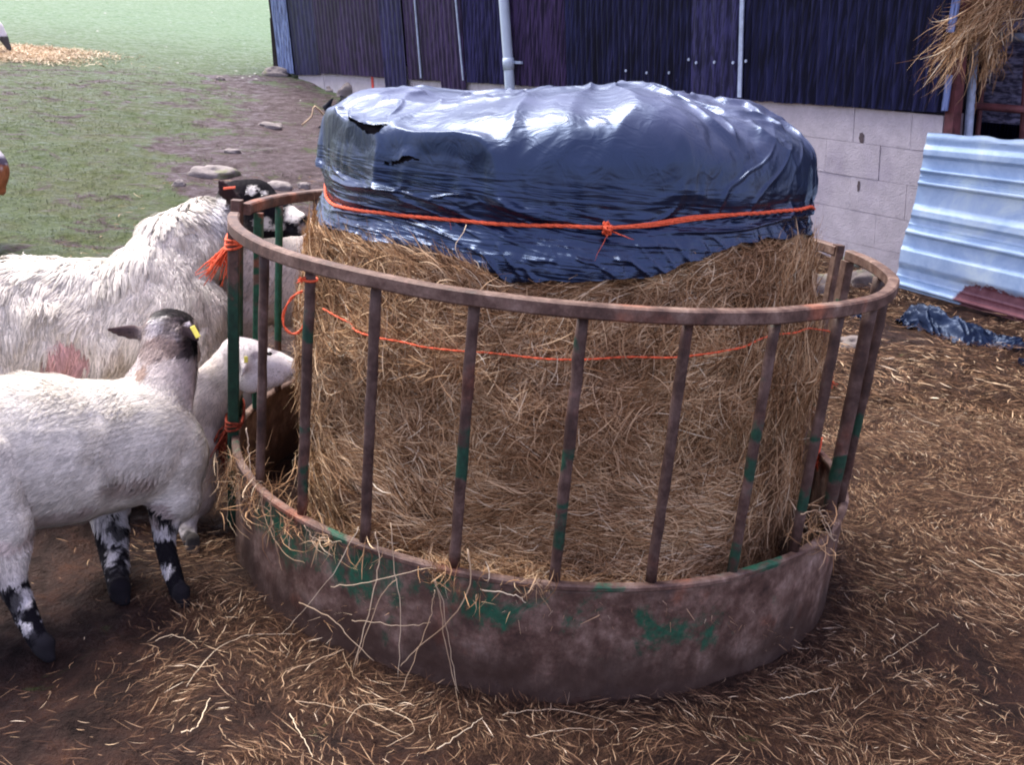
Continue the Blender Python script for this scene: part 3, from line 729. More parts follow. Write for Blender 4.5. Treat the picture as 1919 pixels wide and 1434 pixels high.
def build_tarp():
    n = 1300; T = np.concatenate([np.linspace(0.02, 0.6, 90)[:-1], np.linspace(0.6, 1.0, 110)[:-1], np.linspace(1.0, 2.0, 210)])
    A = np.linspace(-np.pi, np.pi, n, endpoint=False)
    # denser towards the front
    AA, TT = np.meshgrid(A, T); P = tarp_pt(AA, TT)
    # blend noise seam at the back
    V = P.reshape(-1, 3)
    # torn openings on the upper left: crescents with a raised upper lip
    d = V-CP; zc = d@FW; X = 959.5+F*(d@RT)/zc; Y = 717-F*(d@UP)/zc
    front = (np.abs(AA.ravel()) < R(95))
    def crescent(pts, wpx, lift):
        nonlocal V
        pts = np.array(pts, float); hole = np.zeros(len(V), bool)
        yy = np.interp(X, pts[:, 0], pts[:, 1], left=-999, right=-999); ww = np.interp(X, pts[:, 0], wpx)
        jag = 3.0*noise(X*0.11, 3.3, 0, 151)+2.0*noise(X*0.3, 3.3, 0, 152)
        hole = front & (Y > yy) & (Y < yy+ww+jag) & (yy > 0)
        up = front & (yy > 0) & (Y <= yy) & (Y > yy-26)
        f = sst(26, 0, yy-Y)*up*np.minimum(1, np.interp(X, pts[:, 0], wpx)/8.0)
        er = unit(V*np.array([1, 1, 0])+np.array([0, 0, 0.35]))
        V = V + er*(f*lift)[:, None]
        return hole
    h = crescent([(652, 220), (662, 224), (690, 238), (708, 240), (726, 232)], [0, 7, 9, 8, 0], 0.014)
    h |= crescent([(716, 305), (748, 303), (757, 296), (770, 294), (786, 300)], [0, 2, 6, 4, 0], 0.010)
    Q = grid_q(n, len(T), True)
    Q = Q[~h[Q].any(1)]
    tarp = thing('plastic_cover', (0, 0, 1.0), label='torn shiny black plastic sheet draped over the top of the hay bale', category='plastic sheet')
    # crown cap
    c = V[:n].mean(0); V2 = np.concatenate([V, [c]])
    mb = MB(); mb.add(V2, Q); e = np.arange(n); mb.add(V2, np.stack([(e+1) % n, e, 0*e+len(V), 0*e+len(V)], -1)[:, [2, 1, 0, 0]])
    # weld: rebuild with shared vertices
    V3 = V2; Q4 = np.concatenate([Q, np.stack([0*e+len(V), e, (e+1) % n, (e+1) % n], -1)])
    m2 = MB(); m2.add(V3, Q4)
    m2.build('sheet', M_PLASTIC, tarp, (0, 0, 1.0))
    # the older layer of wrap under the tears
    n2 = 200; A2 = np.linspace(R(-75), R(-20), n2); T2 = np.linspace(0.55, 1.6, 60)
    AA, TT = np.meshgrid(A2, T2); P2 = tarp_pt(AA, TT); cc = np.array([-0.008, 0, 1.0])
    er = unit((P2-cc)*np.array([1, 1, 1.0])); P2 = P2-er*0.014
    m3 = MB(); m3.add(P2.reshape(-1, 3), grid_q(n2, 60)); m3.build('inner_wrap', M_DARK, tarp, (0, 0, 1.0))
    # torn flaps standing up from the edge of the crown
    def flap(ctrpix, dep, wdt, hgt, seed, curl=0.6):
        o = px(*ctrpix, dep); nn = 26
        u, v = np.meshgrid(np.linspace(-1, 1, nn), np.linspace(0, 1, nn))
        wd = (1-0.5*v)*(1+0.25*noise(v*4, seed, 0, 161))
        X = u*wd*wdt/2 + 0.25*wdt*noise(u*2, v*2+seed, 0, 162)*v
        Z = v*hgt*(1+0.3*noise(u*2+seed, 1, 0, 163)); Yd = curl*hgt*v**2 + 0.18*wdt*noise(u*2.4, v*2.4+seed, 0, 164)
        P = o + X[..., None]*RT + Z[..., None]*np.array([0, 0, 1.0]) + Yd[..., None]*np.array([0.3, 0.9, 0])
        m = MB(); m.add(P.reshape(-1, 3), grid_q(nn, nn)); m.add(P.reshape(-1, 3)+np.array([0, .002, 0]), grid_q(nn, nn)[:, ::-1]); m.build('torn_flap', M_PLASTIC3, tarp, (0, 0, 1.0))
    flap((617, 240), 2.58, 0.050, 0.060, 1.0, 0.2)
    flap((648, 206), 2.62, 0.05, 0.03, 2.0)
    flap((1278, 197), 2.75, 0.05, 0.026, 3.0); flap((1352, 213), 2.75, 0.045, 0.022, 4.0)
build_tarp()

# ================================================================== TWINES
def twine(P, rad, name, label, nply=3, twist=60.0, parent=None, fuzz=0.0, cat='twine', extra=None):
    P = np.asarray(P, float); seg = np.concatenate([[0], np.cumsum(np.linalg.norm(np.diff(P, axis=0), axis=1))])
    m = max(12, int(seg[-1]/0.006)); s = np.linspace(0, seg[-1], m)
    Q = np.stack([np.interp(s, seg, P[:, i]) for i in range(3)], -1)
    # light smoothing
    for _ in range(3): Q[1:-1] = (Q[:-2]+2*Q[1:-1]+Q[2:])/4
    T = unit(np.gradient(Q, axis=0)); e1 = unit(np.cross(T, np.array([0.13, 0.2, 1.0]))); e2 = np.cross(T, e1)
    rad = np.broadcast_to(rad, (len(P),)); rs = np.interp(s, seg, rad)
    mb = MB()
    for k in range(nply):
        ph = twist*s+k*2*np.pi/nply
        mb.tube(Q+(np.cos(ph)[:, None]*e1+np.sin(ph)[:, None]*e2)*(rs*0.5)[:, None], rs*0.62, 6)
    if fuzz:
        for _ in range(int(fuzz*seg[-1])):
            i = rng.integers(1, m-1); d = unit(rng.normal(0, 1, 3)+T[i]*1.2); L = rng.uniform(.01, .03)
            mb.tube([Q[i], Q[i]+d*L*0.5, Q[i]+d*L+np.array([0, 0, -0.004])], 0.0003, 3)
    if extra: extra(mb)
    org = tuple(Q[0])
    return mb.build(name, M_TWINE, parent, (0, 0, 0) if parent else org, props=None if parent else dict(label=label, category=cat))
def tassel(mb, p, d, n, L, spread, r0=0.0007):
    p = np.asarray(p, float); d = unit(np.asarray(d, float))
    for _ in range(n):
        dd = unit(d+rng.normal(0, spread, 3)); l = L*rng.uniform(0.55, 1.05); w = rng.normal(0, 0.12, 3)*l
        mb.tube([p+rng.normal(0, .002, 3), p+dd*l*0.4+w*0.5, p+dd*l*0.75+w*0.3, p+dd*l+w], [r0*1.5, r0*1.3, r0, r0*0.6], 4)
a = np.linspace(-np.pi, np.pi, 400)
def rope_pts(a):
    z = ropef(a)+0.002*noise(a*9, .5, 0, 171); r = 0.652-0.008+0.011
    P0 = tarp_pt(a, 1+np.clip((ZS-z)/(ZS-hemf(a)), 0, 1))
    rad = np.hypot(P0[:, 0]+0.008, P0[:, 1]); rad = np.convolve(np.pad(rad, 4, mode='wrap'), np.ones(9)/9, 'valid')+0.0045
    return np.stack([-0.008+rad*np.sin(a), -rad*np.cos(a), z], -1)
RP = rope_pts(a)
def _knot(mb):
    ka, kz = bale_azz(1140, 427, 0.712); p = np.array([-0.008+0.672*math.sin(ka), -0.672*math.cos(ka), kz])
    for k in range(16):
        q = rng.normal(0, 1, (3, 3)); e = [unit(v) for v in q]; t = np.linspace(0, 6.28, 14)
        c = p+rng.normal(0, .003, 3); mb.tube(c+0.0085*(np.cos(t)[:, None]*e[0]+0.8*np.sin(t)[:, None]*e[1]), 0.0024, 5)
    tassel(mb, p, (0.3, -0.4, -1), 9, 0.020, 0.5); tassel(mb, p, (-0.2, -0.4, 1), 5, 0.02, 0.6); tassel(mb, p+[.01, 0, -.006], (1, -0.2, -0.3), 3, 0.05, 0.15, .0005)
    # second, frayed strand lying beside the first to the right of the knot
    a2 = np.linspace(ka, ka+R(31), 60)
    for q in range(7):
        RQ = rope_pts(a2); RQ[:, 2] += (q-3)*0.0017*np.sin(np.linspace(0.2, 3.0, 60)); RQ[:, :2] *= 1.002
        mb.tube(RQ, 0.0018, 4)
    tassel(mb, p+[0.0, -0.003, -0.008], (-0.35, -0.1, -1), 1, 0.10, 0.05, .0005)
rp_rad = 0.0042*np.ones(400)
twine(RP, rp_rad, 'cover_twine', 'orange twine with a frayed knot tied around the black plastic sheet', 3, 90, extra=_knot, fuzz=6)
lo = [(612, 578), (650, 602), (690, 617), (800, 645), (930, 662), (1080, 670), (1250, 665), (1380, 645), (1450, 625), (1500, 612)]
la, lz = curve_azz(lo, 0.72)
a = np.linspace(la[0], la[-1], 160)
zz = np.interp(a, la, lz); LP = bale_pt(a, zz, 0.031); LP[:, 2] = zz
for _ in range(8): LP[1:-1, :2] = (LP[:-2, :2]+2*LP[1:-1, :2]+LP[2:, :2])/4
endp = px(1556, 622, 2.86); LPr = np.concatenate([LP, [LP[-1]*0.5+endp*0.5+[0.02, 0, 0]], [endp]])
twine(LPr, 0.0021, 'bale_twine', 'thin orange twine sagging around the bare hay below the plastic sheet', 2, 120)
# ties on the left joint
M_TWINED = m_simple('muddy_orange_twine', (0.24, 0.045, 0.025), 0.8, 0.15, 120, 0.6, 0.6, 0.002)
def joint_tie(zc, name, label, dirn, n, L, rad=0.0036, mat=None):
    c1 = np.array([0.905*math.sin(R(-85.5)), -0.905*math.cos(R(-85.5)), zc]); c2 = np.array([0.888*math.sin(R(-74.5)), -0.888*math.cos(R(-74.5)), zc])
    m = (c1+c2)/2; ax = unit(c2-c1); ay = unit(np.cross([0, 0, 1], ax)); hl = np.linalg.norm(c2-c1)/2+0.022
    mb = MB()
    for k in range(3):
        t = np.linspace(0, 2*np.pi, 40); rx = np.sign(np.cos(t))*np.abs(np.cos(t))**0.6*hl; ry = np.sign(np.sin(t))*np.abs(np.sin(t))**0.6*0.023
        P = m+rx[:, None]*ax+ry[:, None]*ay; P[:, 2] += 0.008*(k-1)+0.010*np.sin(t*2+k)*0.5
        mb.tube(P, rad, 6)
    tv = -unit(np.array([FW[0], FW[1], 0])); kp = m+tv*0.034+np.array([0, 0, -0.006])-ax*0.006
    for k in range(8):
        e = [unit(v) for v in rng.normal(0, 1, (2, 3))]; t = np.linspace(0, 6.28, 12)
        mb.tube(kp+0.009*(np.cos(t)[:, None]*e[0]+np.sin(t)[:, None]*e[1]), 0.0035, 5)
    tassel(mb, kp, dirn, n, L, 0.17, 0.0016)
    return mb.build(name, mat or M_TWINE, None, tuple(m), props=dict(label=label, category='twine'))
joint_tie(0.845, 'joint_tie', 'bright orange twine with a frayed tassel tying the two feeder posts below the top rail', (-0.62, -0.1, -1.0), 46, 0.12)
joint_tie(0.335, 'joint_tie', 'muddy orange twine bundle tying the same feeder posts low down by the skirt', (-0.25, -0.15, -1.0), 60, 0.16, mat=M_TWINED)
# hanging loop
lp = [(574, 545), (556, 549), (540, 566), (530, 590), (531, 612), (543, 626), (558, 626), (568, 614), (573, 596), (574, 560)]
LPP = [px(x, y, 2.50+0.0*i) for i, (x, y) in enumerate(lp)]
twine(LPP+[LPP[0]+np.array([.01, .01, .01])], 0.0035, 'twine_loop', 'loop of orange twine hanging against a feeder bar beside the hay', 2, 100)
ring_ = MB()
t = np.linspace(0, 6.3, 24); c = np.array([RB*math.sin(R(-37.4)), -RB*math.cos(R(-37.4)), 0.875]); ring_.tube(c+0.0155*np.stack([np.cos(t), np.sin(t), 0.1*np.sin(t)], -1), 0.003, 6)
tassel(ring_, c+np.array([-0.012, -0.011, 0]), (-0.6, -0.7, -0.2), 16, 0.016, 0.6, 0.0016); ring_.build('twine_knot', M_TWINE, None, tuple(c), props=dict(label='small orange twine knot on the feeder bar just under the top rail', category='twine'))
for (x, y, dep, ln, lab) in ((1568, 690, 2.95, 0.09, 'orange twine end hanging behind the right-hand feeder bars, above the lower one'), (1541, 850, 2.98, 0.075, 'orange twine end lying on the feeder rim at the right back')):
    mb = MB(); p = px(x-4, y-30, dep)
    for k in range(4):
        t = np.linspace(0, 1, 14)[:, None]; q = p+np.array([0.03, 0, -1.0])*t*ln + 0.006*np.concatenate([np.sin(t*7+k*1.6), np.cos(t*6+k*1.5), 0*t], 1)
        mb.tube(q, 0.0035, 5)
    tassel(mb, p+np.array([0.003, 0, -ln]), (0.1, -.1, -1), 18, 0.03, 0.3, 0.0012)
    mb.build('twine_end', M_TWINE, None, tuple(p), props=dict(label=lab, category='twine'))
mb = MB(); P = [px(x, y, 2.05) for x, y in ((874, 421), (869, 435), (855, 455), (853, 465), (861, 487))]; mb.tube(P, 0.0009, 5)
mb.build('thread', M_PALE, None, tuple(P[0]), props=dict(label='short pale thread dangling from the orange twine over the black plastic', category='thread'))

# ================================================================== BARN
Pw = px(1520, 256, 6.8)
Dw = np.array([-0.602, 0.799, 0.0]); Dw /= np.linalg.norm(Dw)
Uw = -(FW + RT*(1250-959.5)/F + UP*(717-6250)/F); Uw /= np.linalg.norm(Uw)
Nw = np.cross(Dw, Uw); Nw /= np.linalg.norm(Nw)
if np.dot(Nw, CP-Pw) < 0: Nw = -Nw
def wsh(x, y, off=0.0):
    r_ = ray(x, y); o = Pw+Nw*off; t = ((o-CP)@Nw)/(r_@Nw); q = CP+t*r_-o
    M_ = np.stack([Dw, Uw], 1); return np.linalg.lstsq(M_, q, rcond=None)[0]
def wp(s, h, off=0.0): return Pw+np.asarray(s)[..., None]*Dw+np.asarray(h)[..., None]*Uw+Nw*np.asarray(off)[..., None]
barn = thing('barn', tuple(wp(np.array(2.0), np.array(-1.0))), label='old barn with dark corrugated metal sheeting above a pale concrete block wall', category='barn')
BO = np.array(barn.location)
def wbuild(mb, name, mat, smooth=False): return mb.build(name, mat, barn, tuple(BO), smooth)
HT = 2.35
def sheet(x0, x1, yb0, yb1, mat, off=0.03, amp=0.013, pitch=0.076, jag=0.006, top=HT):
    s0, h0 = wsh(x0, yb0, off); s1, h1 = wsh(x1, yb1, off)
    n = max(30, int(abs(s1-s0)/pitch*10)); s = np.linspace(s0, s1, n)
    o = off+amp*np.cos(s/pitch*2*np.pi)
    hb = h0+(h1-h0)*(s-s0)/(s1-s0)+jag*noise(s*25, 0.5, 0, 181)
    rows = [wp(s, hb, o)]+[wp(s, hb+(top-hb)*f, o) for f in (0.1, 0.3, 0.6, 1.0)]
    V = np.concatenate(rows); mb = MB(); mb.add(V, grid_q(n, 5)); mb.add(V-Nw*0.002, grid_q(n, 5)[:, ::-1])
    return wbuild(mb, 'corrugated_sheet', mat, True)
for a_ in ((522, 551, 133, 138, M_CBLUE, 0.050, .004, .15), (551, 600, 140, 140, M_CMIX, 0.032, .004, .15), (600, 725, 137, 145, M_CPURP, 0.040, .004, .12), (725, 766, 190, 192, M_CMIX, 0.052, .005, .12),
           (766, 829, 149, 152, M_CPURP, 0.040, .004, .10), (829, 874, 185, 190, M_CPURP, 0.052, .005, .10), (874, 952, 154, 158, M_CMIX, 0.035), (952, 1062, 158, 166, M_CPURP, 0.044), (1062, 1294, 166, 182, M_CNAVY, 0.036),
           (1294, 1391, 206, 212, M_CMIX, 0.058, .004, .10), (1391, 1772, 187, 212, M_CNAVY, 0.036)):
    sheet(*a_)
# block wall with recessed mortar
def blocks():
    mb = MB(); mort = MB(); s0 = wsh(1768, 230)[0]; s1 = wsh(560, 150)[0]
    L = 0.44; Hh = 0.225
    for row in range(0, 7):
        top = 0.225-row*Hh; off = 0 if row % 2 == 0 else 0.22
        s = s0 + (off-0.22)
        while s < s1:
            a_, b_ = max(s, s0)+0.0015, min(s+L, s1)-0.0015
            if b_-a_ > 0.03:
                j = rng.normal(0, 0.0012)
                mb.box(wp((a_+b_)/2, top-Hh/2, -0.098+j), Dw*(b_-a_)/2, Uw*(Hh/2-0.0015), Nw*0.1)
            s += L
    wbuild(mb, 'block_wall', M_BLOCK)
    c = wp((s0+s1)/2, 0.225-3.5*Hh, -0.105); mort.box(c, Dw*(s1-s0)/2, Uw*(3.5*Hh), Nw*0.1)
    wbuild(mort, 'mortar', m_simple('mortar', (0.36, 0.31, 0.36), 0.95, 0.1, 20, 0.2))
    # flat patches on the blocks, hole shade put into the colour, and weep marks
    for (x, y, hw, hh) in ((1615, 258, 0.022, 0.034), (1610, 348, 0.012, 0.038)):
        s, h = wsh(x, y); t = np.linspace(0, 2*np.pi, 14, endpoint=False)
        rad = 1+0.2*rng.normal(0, 1, 14)*0.5; V = [wp(s, h, 0.0045)]+[wp(s+hw*r_*math.cos(q), h+hh*r_*math.sin(q), 0.0045) for q, r_ in zip(t, rad)]
        m = MB(); m.add(V, [(0, 1+i, 1+(i+1) % 14, 1+(i+1) % 14) for i in range(14)]); wbuild(m, 'painted_hole_shade', m_simple('hole_shadow_grime', (0.10, 0.08, 0.085), 0.9, 0.1))
blocks()
# upper stretch of backing so that nothing shows through, plus gable, far wall and roof
sL, sR = wsh(515, 130)[0], wsh(1768, 230)[0]
m = MB(); m.box(wp((sL+sR)/2, 1.30, -0.12), Dw*(sL-sR)/2, Uw*1.05, Nw*0.09); wbuild(m, 'cladding_frame', M_DARK)
m = MB(); m.box(wp(sL-0.05, 0.5, -3.1), Dw*0.05, Uw*1.85, Nw*2.85); wbuild(m, 'gable_wall', M_CPURP)
m = MB(); m.box(wp((sL+sR)/2, 0.5, -6.0), Dw*(sL-sR)/2, Uw*1.85, Nw*0.05); wbuild(m, 'back_wall', M_CNAVY)
m = MB(); m.box(wp((sL+sR)/2-1.0, 2.95, -3.0), Dw*((sL-sR)/2+2.2), Uw*0.03, Nw*3.3+Uw*-0.6); wbuild(m, 'roof', M_CMIX)
# downpipe
P = np.stack([wp(wsh(x, y, 0.13)[0], wsh(x, y, 0.13)[1], 0.13) for x, y in ((956, 175), (953, 120), (947, 40), (942, -30))])
P = np.concatenate([[P[0]-Uw*0.7], P, [P[-1]+Uw*0.9]])
m = MB(); m.tube(P, 0.050, 18); q = P[2]*0.25+P[1]*0.75; m.tube([P[2]-Uw*0.05, P[2]+Uw*0.02, P[2]+Uw*0.06], [0.056, 0.058, 0.056], 18); wbuild(m, 'downpipe', M_PIPE, True)
m = MB(); s, h = wsh(965, 116, 0.09); m.box(wp(s-0.03, h, 0.09), Dw*0.09, Uw*0.012, Nw*0.012); wbuild(m, 'pipe_bracket', M_GALV)
# pale batten, and strips added for glints of light on two sheet seams
def strip(xa, ya, xb, yb, wdt, mat, name, off=0.062, thick=0.006):
    a_ = wsh(xa, ya, off); b_ = wsh(xb, yb, off); A_ = wp(a_[0], a_[1], off); B_ = wp(b_[0], b_[1], off)
    d = (B_-A_); A_ = A_ - d/np.linalg.norm(d)*0.6 if ya < 5 else A_; d = B_-A_
    m = MB(); m.box((A_+B_)/2, d/2, Dw*wdt/2, Nw*thick); return wbuild(m, name, mat)
strip(1391, 0, 1386, 182, 0.036, M_GALV, 'batten_glint_strip', 0.066)
strip(777, 0, 789, 146, 0.020, M_GALV, 'batten_glint_strip', 0.056); strip(854, 0, 868, 150, 0.020, M_GALV, 'batten_glint_strip', 0.064)  # strips added where light glints along the seams
strip(1395, 188, 1393, 217, 0.035, M_REDP, 'painted_mark', 0.012, 0.004)
strip(697, 138, 700, 185, 0.06, m_simple('bright_red_paint', (0.55, 0.05, 0.04), 0.5), 'painted_mark', 0.008, 0.004)
strip(1792, 0, 1781, 60, 0.05, M_CBLUE, 'flashing', 0.07); strip(1779, 140, 1770, 207, 0.04, M_CBLUE, 'flashing', 0.07)
# screws
for x, y in ((1291, 111), (1305, 117), (1339, 116), (1374, 117), (1398, 114), (1173, 132), (1212, 136), (1254, 136)):
    s, h = wsh(x, y, 0.064); m = MB(); m.tube([wp(s, h, 0.062), wp(s, h, 0.070)], 0.011, 8); wbuild(m, 'screw', M_GALV)
# red post at the end of the wall and dark doorway beyond it
sp, hp = wsh(1779, 235)
m = MB(); m.box(wp(sp+0.0, 0.55, -0.03), Dw*0.030, Uw*2.0, Nw*0.04); wbuild(m, 'door_post', M_REDP)
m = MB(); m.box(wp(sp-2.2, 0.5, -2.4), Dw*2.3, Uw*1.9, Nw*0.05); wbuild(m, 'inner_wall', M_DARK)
# ------------------------------------------------------------------ gate, inner sheet, leaning tin
def quad_pts(ps, ds): return [px(x, y, d) for (x, y), d in zip(ps, ds)]
gate = thing('metal_gate', tuple(px(1813, 250, 6.0)), label='pale blue and rusty tube gate standing in the barn doorway behind the leaning tin', category='gate')
GO = tuple(gate.location)
def gtube(pts, rad, name, mat, d=6.0):
    m = MB(); m.tube([px(x, y, dd) for x, y, dd in pts], rad, 12); m.build(name, mat, gate, GO)
gtube([(1838, -60, 5.95), (1826, 90, 5.98), (1811, 300, 6.02), (1806, 400, 6.05)], 0.026, 'gate_upright', M_GALV)
gtube([(1862, 68, 5.95), (2100, 76, 5.4)], 0.027, 'gate_rail', M_GALV)
gtube([(1828, 198, 6.0), (1925, 206, 5.8), (2100, 216, 5.4)], 0.024, 'gate_rail', M_REDP)
gtube([(1850, 60, 6.15), (1832, 250, 6.2), (1826, 330, 6.2)], 0.016, 'gate_upright', M_REDP)
gtube([(1935, -60, 5.9), (1914, 300, 5.95)], 0.02, 'gate_upright', M_REDP)
def corr_panel(c00, c10, c01, c11, nu, nv, ncor, amp, along='v'):
    """bilinear patch with corrugations; c00 bottom-left, c10 bottom-right, c01 top-left, c11 top-right"""
    u, v = np.meshgrid(np.linspace(0, 1, nu), np.linspace(0, 1, nv))
    P = (c00*((1-u)*(1-v))[..., None]+c10*(u*(1-v))[..., None]+c01*((1-u)*v)[..., None]+c11*(u*v)[..., None])
    nrm = unit(np.cross(c10-c00, c01-c00)); nrm = nrm if np.dot(nrm, CP-c00) > 0 else -nrm
    return P, u, v, nrm
c = quad_pts([(1836, 228), (2060, 248), (1846, -60), (2070, -60)], [6.45, 5.9, 6.45, 5.9])
P, u, v, nrm = corr_panel(*c, 60, 200, 9, 0)
P = P+nrm*(0.012*np.cos(v*2*np.pi*13))[..., None]
m = MB(); m.add(P.reshape(-1, 3), grid_q(60, 200)); m.add(P.reshape(-1, 3)-nrm*0.003, grid_q(60, 200)[:, ::-1])
m.build('corrugated_panel', m_corr('grey_blue_sheet', (0.12, 0.11, 0.17), (0.22, 0.22, 0.33), (0.34, 0.30, 0.36), ribs=False), None, tuple(c[0]), props=dict(label='grey corrugated sheet fixed sideways behind the gate rails in the barn doorway', category='metal sheet'))

def leaning_tin():
    bl, br, tl, tr = quad_pts([(1672, 536), (2040, 640), (1738, 250), (2080, 272)], [6.05, 5.55, 5.82, 5.30])
    nu, nv = 140, 240
    P, u, v, nrm = corr_panel(bl, br, tl, tr, nu, nv, 9, 0)
    P = P - (RT*0.050*(np.sin(np.clip(v, 0, 1)*np.pi)*0.6*(1-u)))[..., None, :].reshape(1, 1, 3)*0 if False else P
    left = np.interp(v[:, 0], [0, 0.12, 0.3, 0.5, 0.8, 1.0], [0.0, 0.012, 0.0, 0.02, 0.01, 0.0])
    vv_ = v*7.0+0.5+0.28*np.sin(v*17)+0.2*np.sin(v*7+1);  fr = np.abs((vv_ % 1)-0.5)*2; prof = 0.032*sst(0.62, 0.86, fr) + 0.006*sst(0.20, 0.0, fr)*(np.floor(vv_) % 2) + 0.010*np.exp(-((v-0.97)/0.02)**2)
    P = P+nrm*(prof + 0.008*noise(u*4, v*3, 0, 191)+0.016*noise(u*1.5, v*1.0, 0, 192))[..., None] + RT*((left[:, None])*(1-u))[..., None]
    P[..., 2] += 0.010*noise(u*9, 2.0, 0, 193)*(v > 0.97)
    rust = 0.9*np.clip(1-((u-0.62)/0.42)**2, 0, 1)*sst(0.27, 0.04, v) + 0.62*np.exp(-((u-0.85)/0.12)**2-((v-0.32)/0.05)**2)
    C = np.stack([np.clip(rust, 0, 1), 0*u, 0*u], -1).reshape(-1, 3)
    Vv = P.reshape(-1, 3); q = grid_q(nu, nv)
    V2 = np.concatenate([Vv, Vv-nrm*0.002]); Q2 = np.concatenate([q, q[:, ::-1]+len(Vv)])
    o = mesh_np('tin_sheet', V2, Q2, M_TIN, None, tuple(bl), col=np.concatenate([C, C]))
    tag(o, 'pale blue corrugated tin sheet with a rusty lower corner leaning on the barn wall', 'metal sheet')
leaning_tin()

def hay_clump(name, ctr, n, spread, dirn, L, Wd, label, cat, sd=0.45, bend=0.5, mat=None, origin=None):
    B = ctr+rng.normal(0, 1, (n, 3))*np.asarray(spread); D = unit(np.asarray(dirn, float)+rng.normal(0, sd, (n, 3)))
    l = rng.uniform(*L, n); B = B + D*l[:, None]*0.3
    V, Q = strands(B, D, unit(rng.normal(0, 1, (n, 3))), l, rng.uniform(*Wd, n), 5, bend)
    return V, Q
cl = []
for (x, y, d, n, sp, dr, L) in ((1868, -25, 5.75, 900, (0.12, 0.07, 0.06), (-0.30, -0.1, -0.35), (0.1, 0.3)), (1840, 25, 5.72, 750, (0.07, 0.06, 0.06), (-0.60, -0.1, -0.80), (0.12, 0.34)),
                                (1800, 70, 5.70, 110, (0.03, 0.03, 0.04), (-0.45, -0.1, -1.0), (0.2, 0.46)), (1858, 90, 5.8, 320, (0.04, 0.05, 0.08), (0.0, -0.05, -1.0), (0.08, 0.18)), (1900, 0, 5.75, 200, (0.08, 0.05, 0.05), (-0.1, 0, -0.9), (0.08, 0.26))):
    cl.append(hay_clump('', px(x, y, d), n, sp, dr, L, (0.002, 0.005), '', '', 0.30, 0.35))
V = np.concatenate([c_[0] for c_ in cl]); off = np.cumsum([0]+[len(c_[0]) for c_ in cl[:-1]]); Q = np.concatenate([c_[1]+o_ for c_, o_ in zip(cl, off)])
mesh_np('hay_wad', V, Q, M_HAY, None, tuple(px(1860, 20, 5.75)), smooth=False, props=dict(label='wad of dry hay spilling over the top of the barn doorway gate', category='hay'))

# ================================================================== SMALL THINGS
def stone(x, y, w_, h_, label, depth_r=0.7, seed=0, group='pale stones lying at the edge of the field', sink=0.3, mat=None, d=None):
    g = ground_hit(x, y); dep = (g-CP)@FW; sc = dep/F
    a_, b_ = w_*sc/2, h_*sc
    n, k = 40, 22
    th, ph = np.meshgrid(np.linspace(0, 2*np.pi, n, endpoint=False), np.linspace(-np.pi/2, np.pi/2, k))
    e = lambda q: np.sign(q)*np.abs(q)**0.75
    X, Y, Z = e(np.cos(ph))*e(np.cos(th)), e(np.cos(ph))*e(np.sin(th)), e(np.sin(ph))
    f = 1+0.42*fbm(X*1.2+seed*7, Y*1.4, Z*1.4, 201)
    P = np.stack([X*f*a_, Y*f*a_*depth_r, Z*f*b_*0.75+b_*0.05], -1).reshape(-1, 3)
    P = P@np.stack([np.array([RT[0], RT[1], 0]), [0, 1, 0], [0, 0, 1]]) + g
    mesh_np('stone', P, grid_q(n, k, True), mat or M_STONE, None, tuple(g), props=dict(label=label, category='stone', group=group))
stone(517, 142, 48, 20, 'flat brown stone lying at the foot of the barn corner', seed=1)
stone(405, 330, 78, 22, 'wide pale stone set in the mud behind the black-faced ewe', seed=2)
stone(520, 352, 50, 15, 'flat grey stone behind the black ewe head, left of the smaller pink one', seed=3)
stone(570, 352, 22, 12, 'small pinkish stone in the mud beside the plastic-covered bale', seed=4)
stone(508, 238, 46, 12, 'low mossy stone in the purple mud of the path, midway up to the barn', seed=5)
stone(438, 286, 30, 9, 'small mossy stone at the edge of the grass above the wide pale stone', seed=6)
stone(337, 350, 26, 16, 'rough grey stone above the back of the shaggy ewe', seed=7)
stone(412, 150, 16, 9, 'little white stone in the mud, left of the barn corner', seed=8)
stone(630, 172, 34, 12, 'grey rubble stone on the grass bank below the barn wall', seed=9)
stone(655, 180, 46, 26, 'square brown rubble block against the base of the barn wall', seed=10)
stone(1540, 545, 90, 42, 'large grey stone seen through the back of the feeder below the block wall', seed=11, group=None, mat=M_STONED)
stone(1622, 535, 70, 30, 'rough grey stone under the block wall, right of the feeder joint', seed=12, group=None, mat=M_STONED)
stone(1590, 500, 50, 22, 'mossy green stone at the foot of the block wall', seed=13, group=None, mat=m_stone('mossy_stone', (0.25, 0.28, 0.22)))
stone(1605, 650, 70, 24, 'muddy stone in the straw behind the right side of the feeder', seed=14, group=None, mat=M_STONED)
m = MB()
for x, y in ((197, 25), (397, 23), (320, 42), (503, 18), (183, 58), (333, 118), (443, 133), (468, 143), (480, 148), (558, 163), (563, 188), (312, 88), (112, 270), (122, 60), (478, 138), (455, 146)):
    g = ground_hit(x, y); dep = (g-CP)@FW; r_ = dep/F*rng.uniform(1.5, 3.2)
    n = 7; t = np.linspace(0, 6.283, n, endpoint=False); V = [g+[0, 0, r_*0.7]]+[g+np.array([math.cos(q)*r_*rng.uniform(.7, 1.3), math.sin(q)*r_*rng.uniform(.7, 1.3)*2, 0.0]) for q in t]
    m.add(V, [(0, 1+i, 1+(i+1) % n, 1+(i+1) % n) for i in range(n)])
m.build('wool_scraps', m_simple('white_wool_scrap', (0.36, 0.37, 0.34), 0.9, 0.1), None, (0, 0, 0), props=dict(label='white scraps of wool and litter dotted over the field', kind='stuff'))
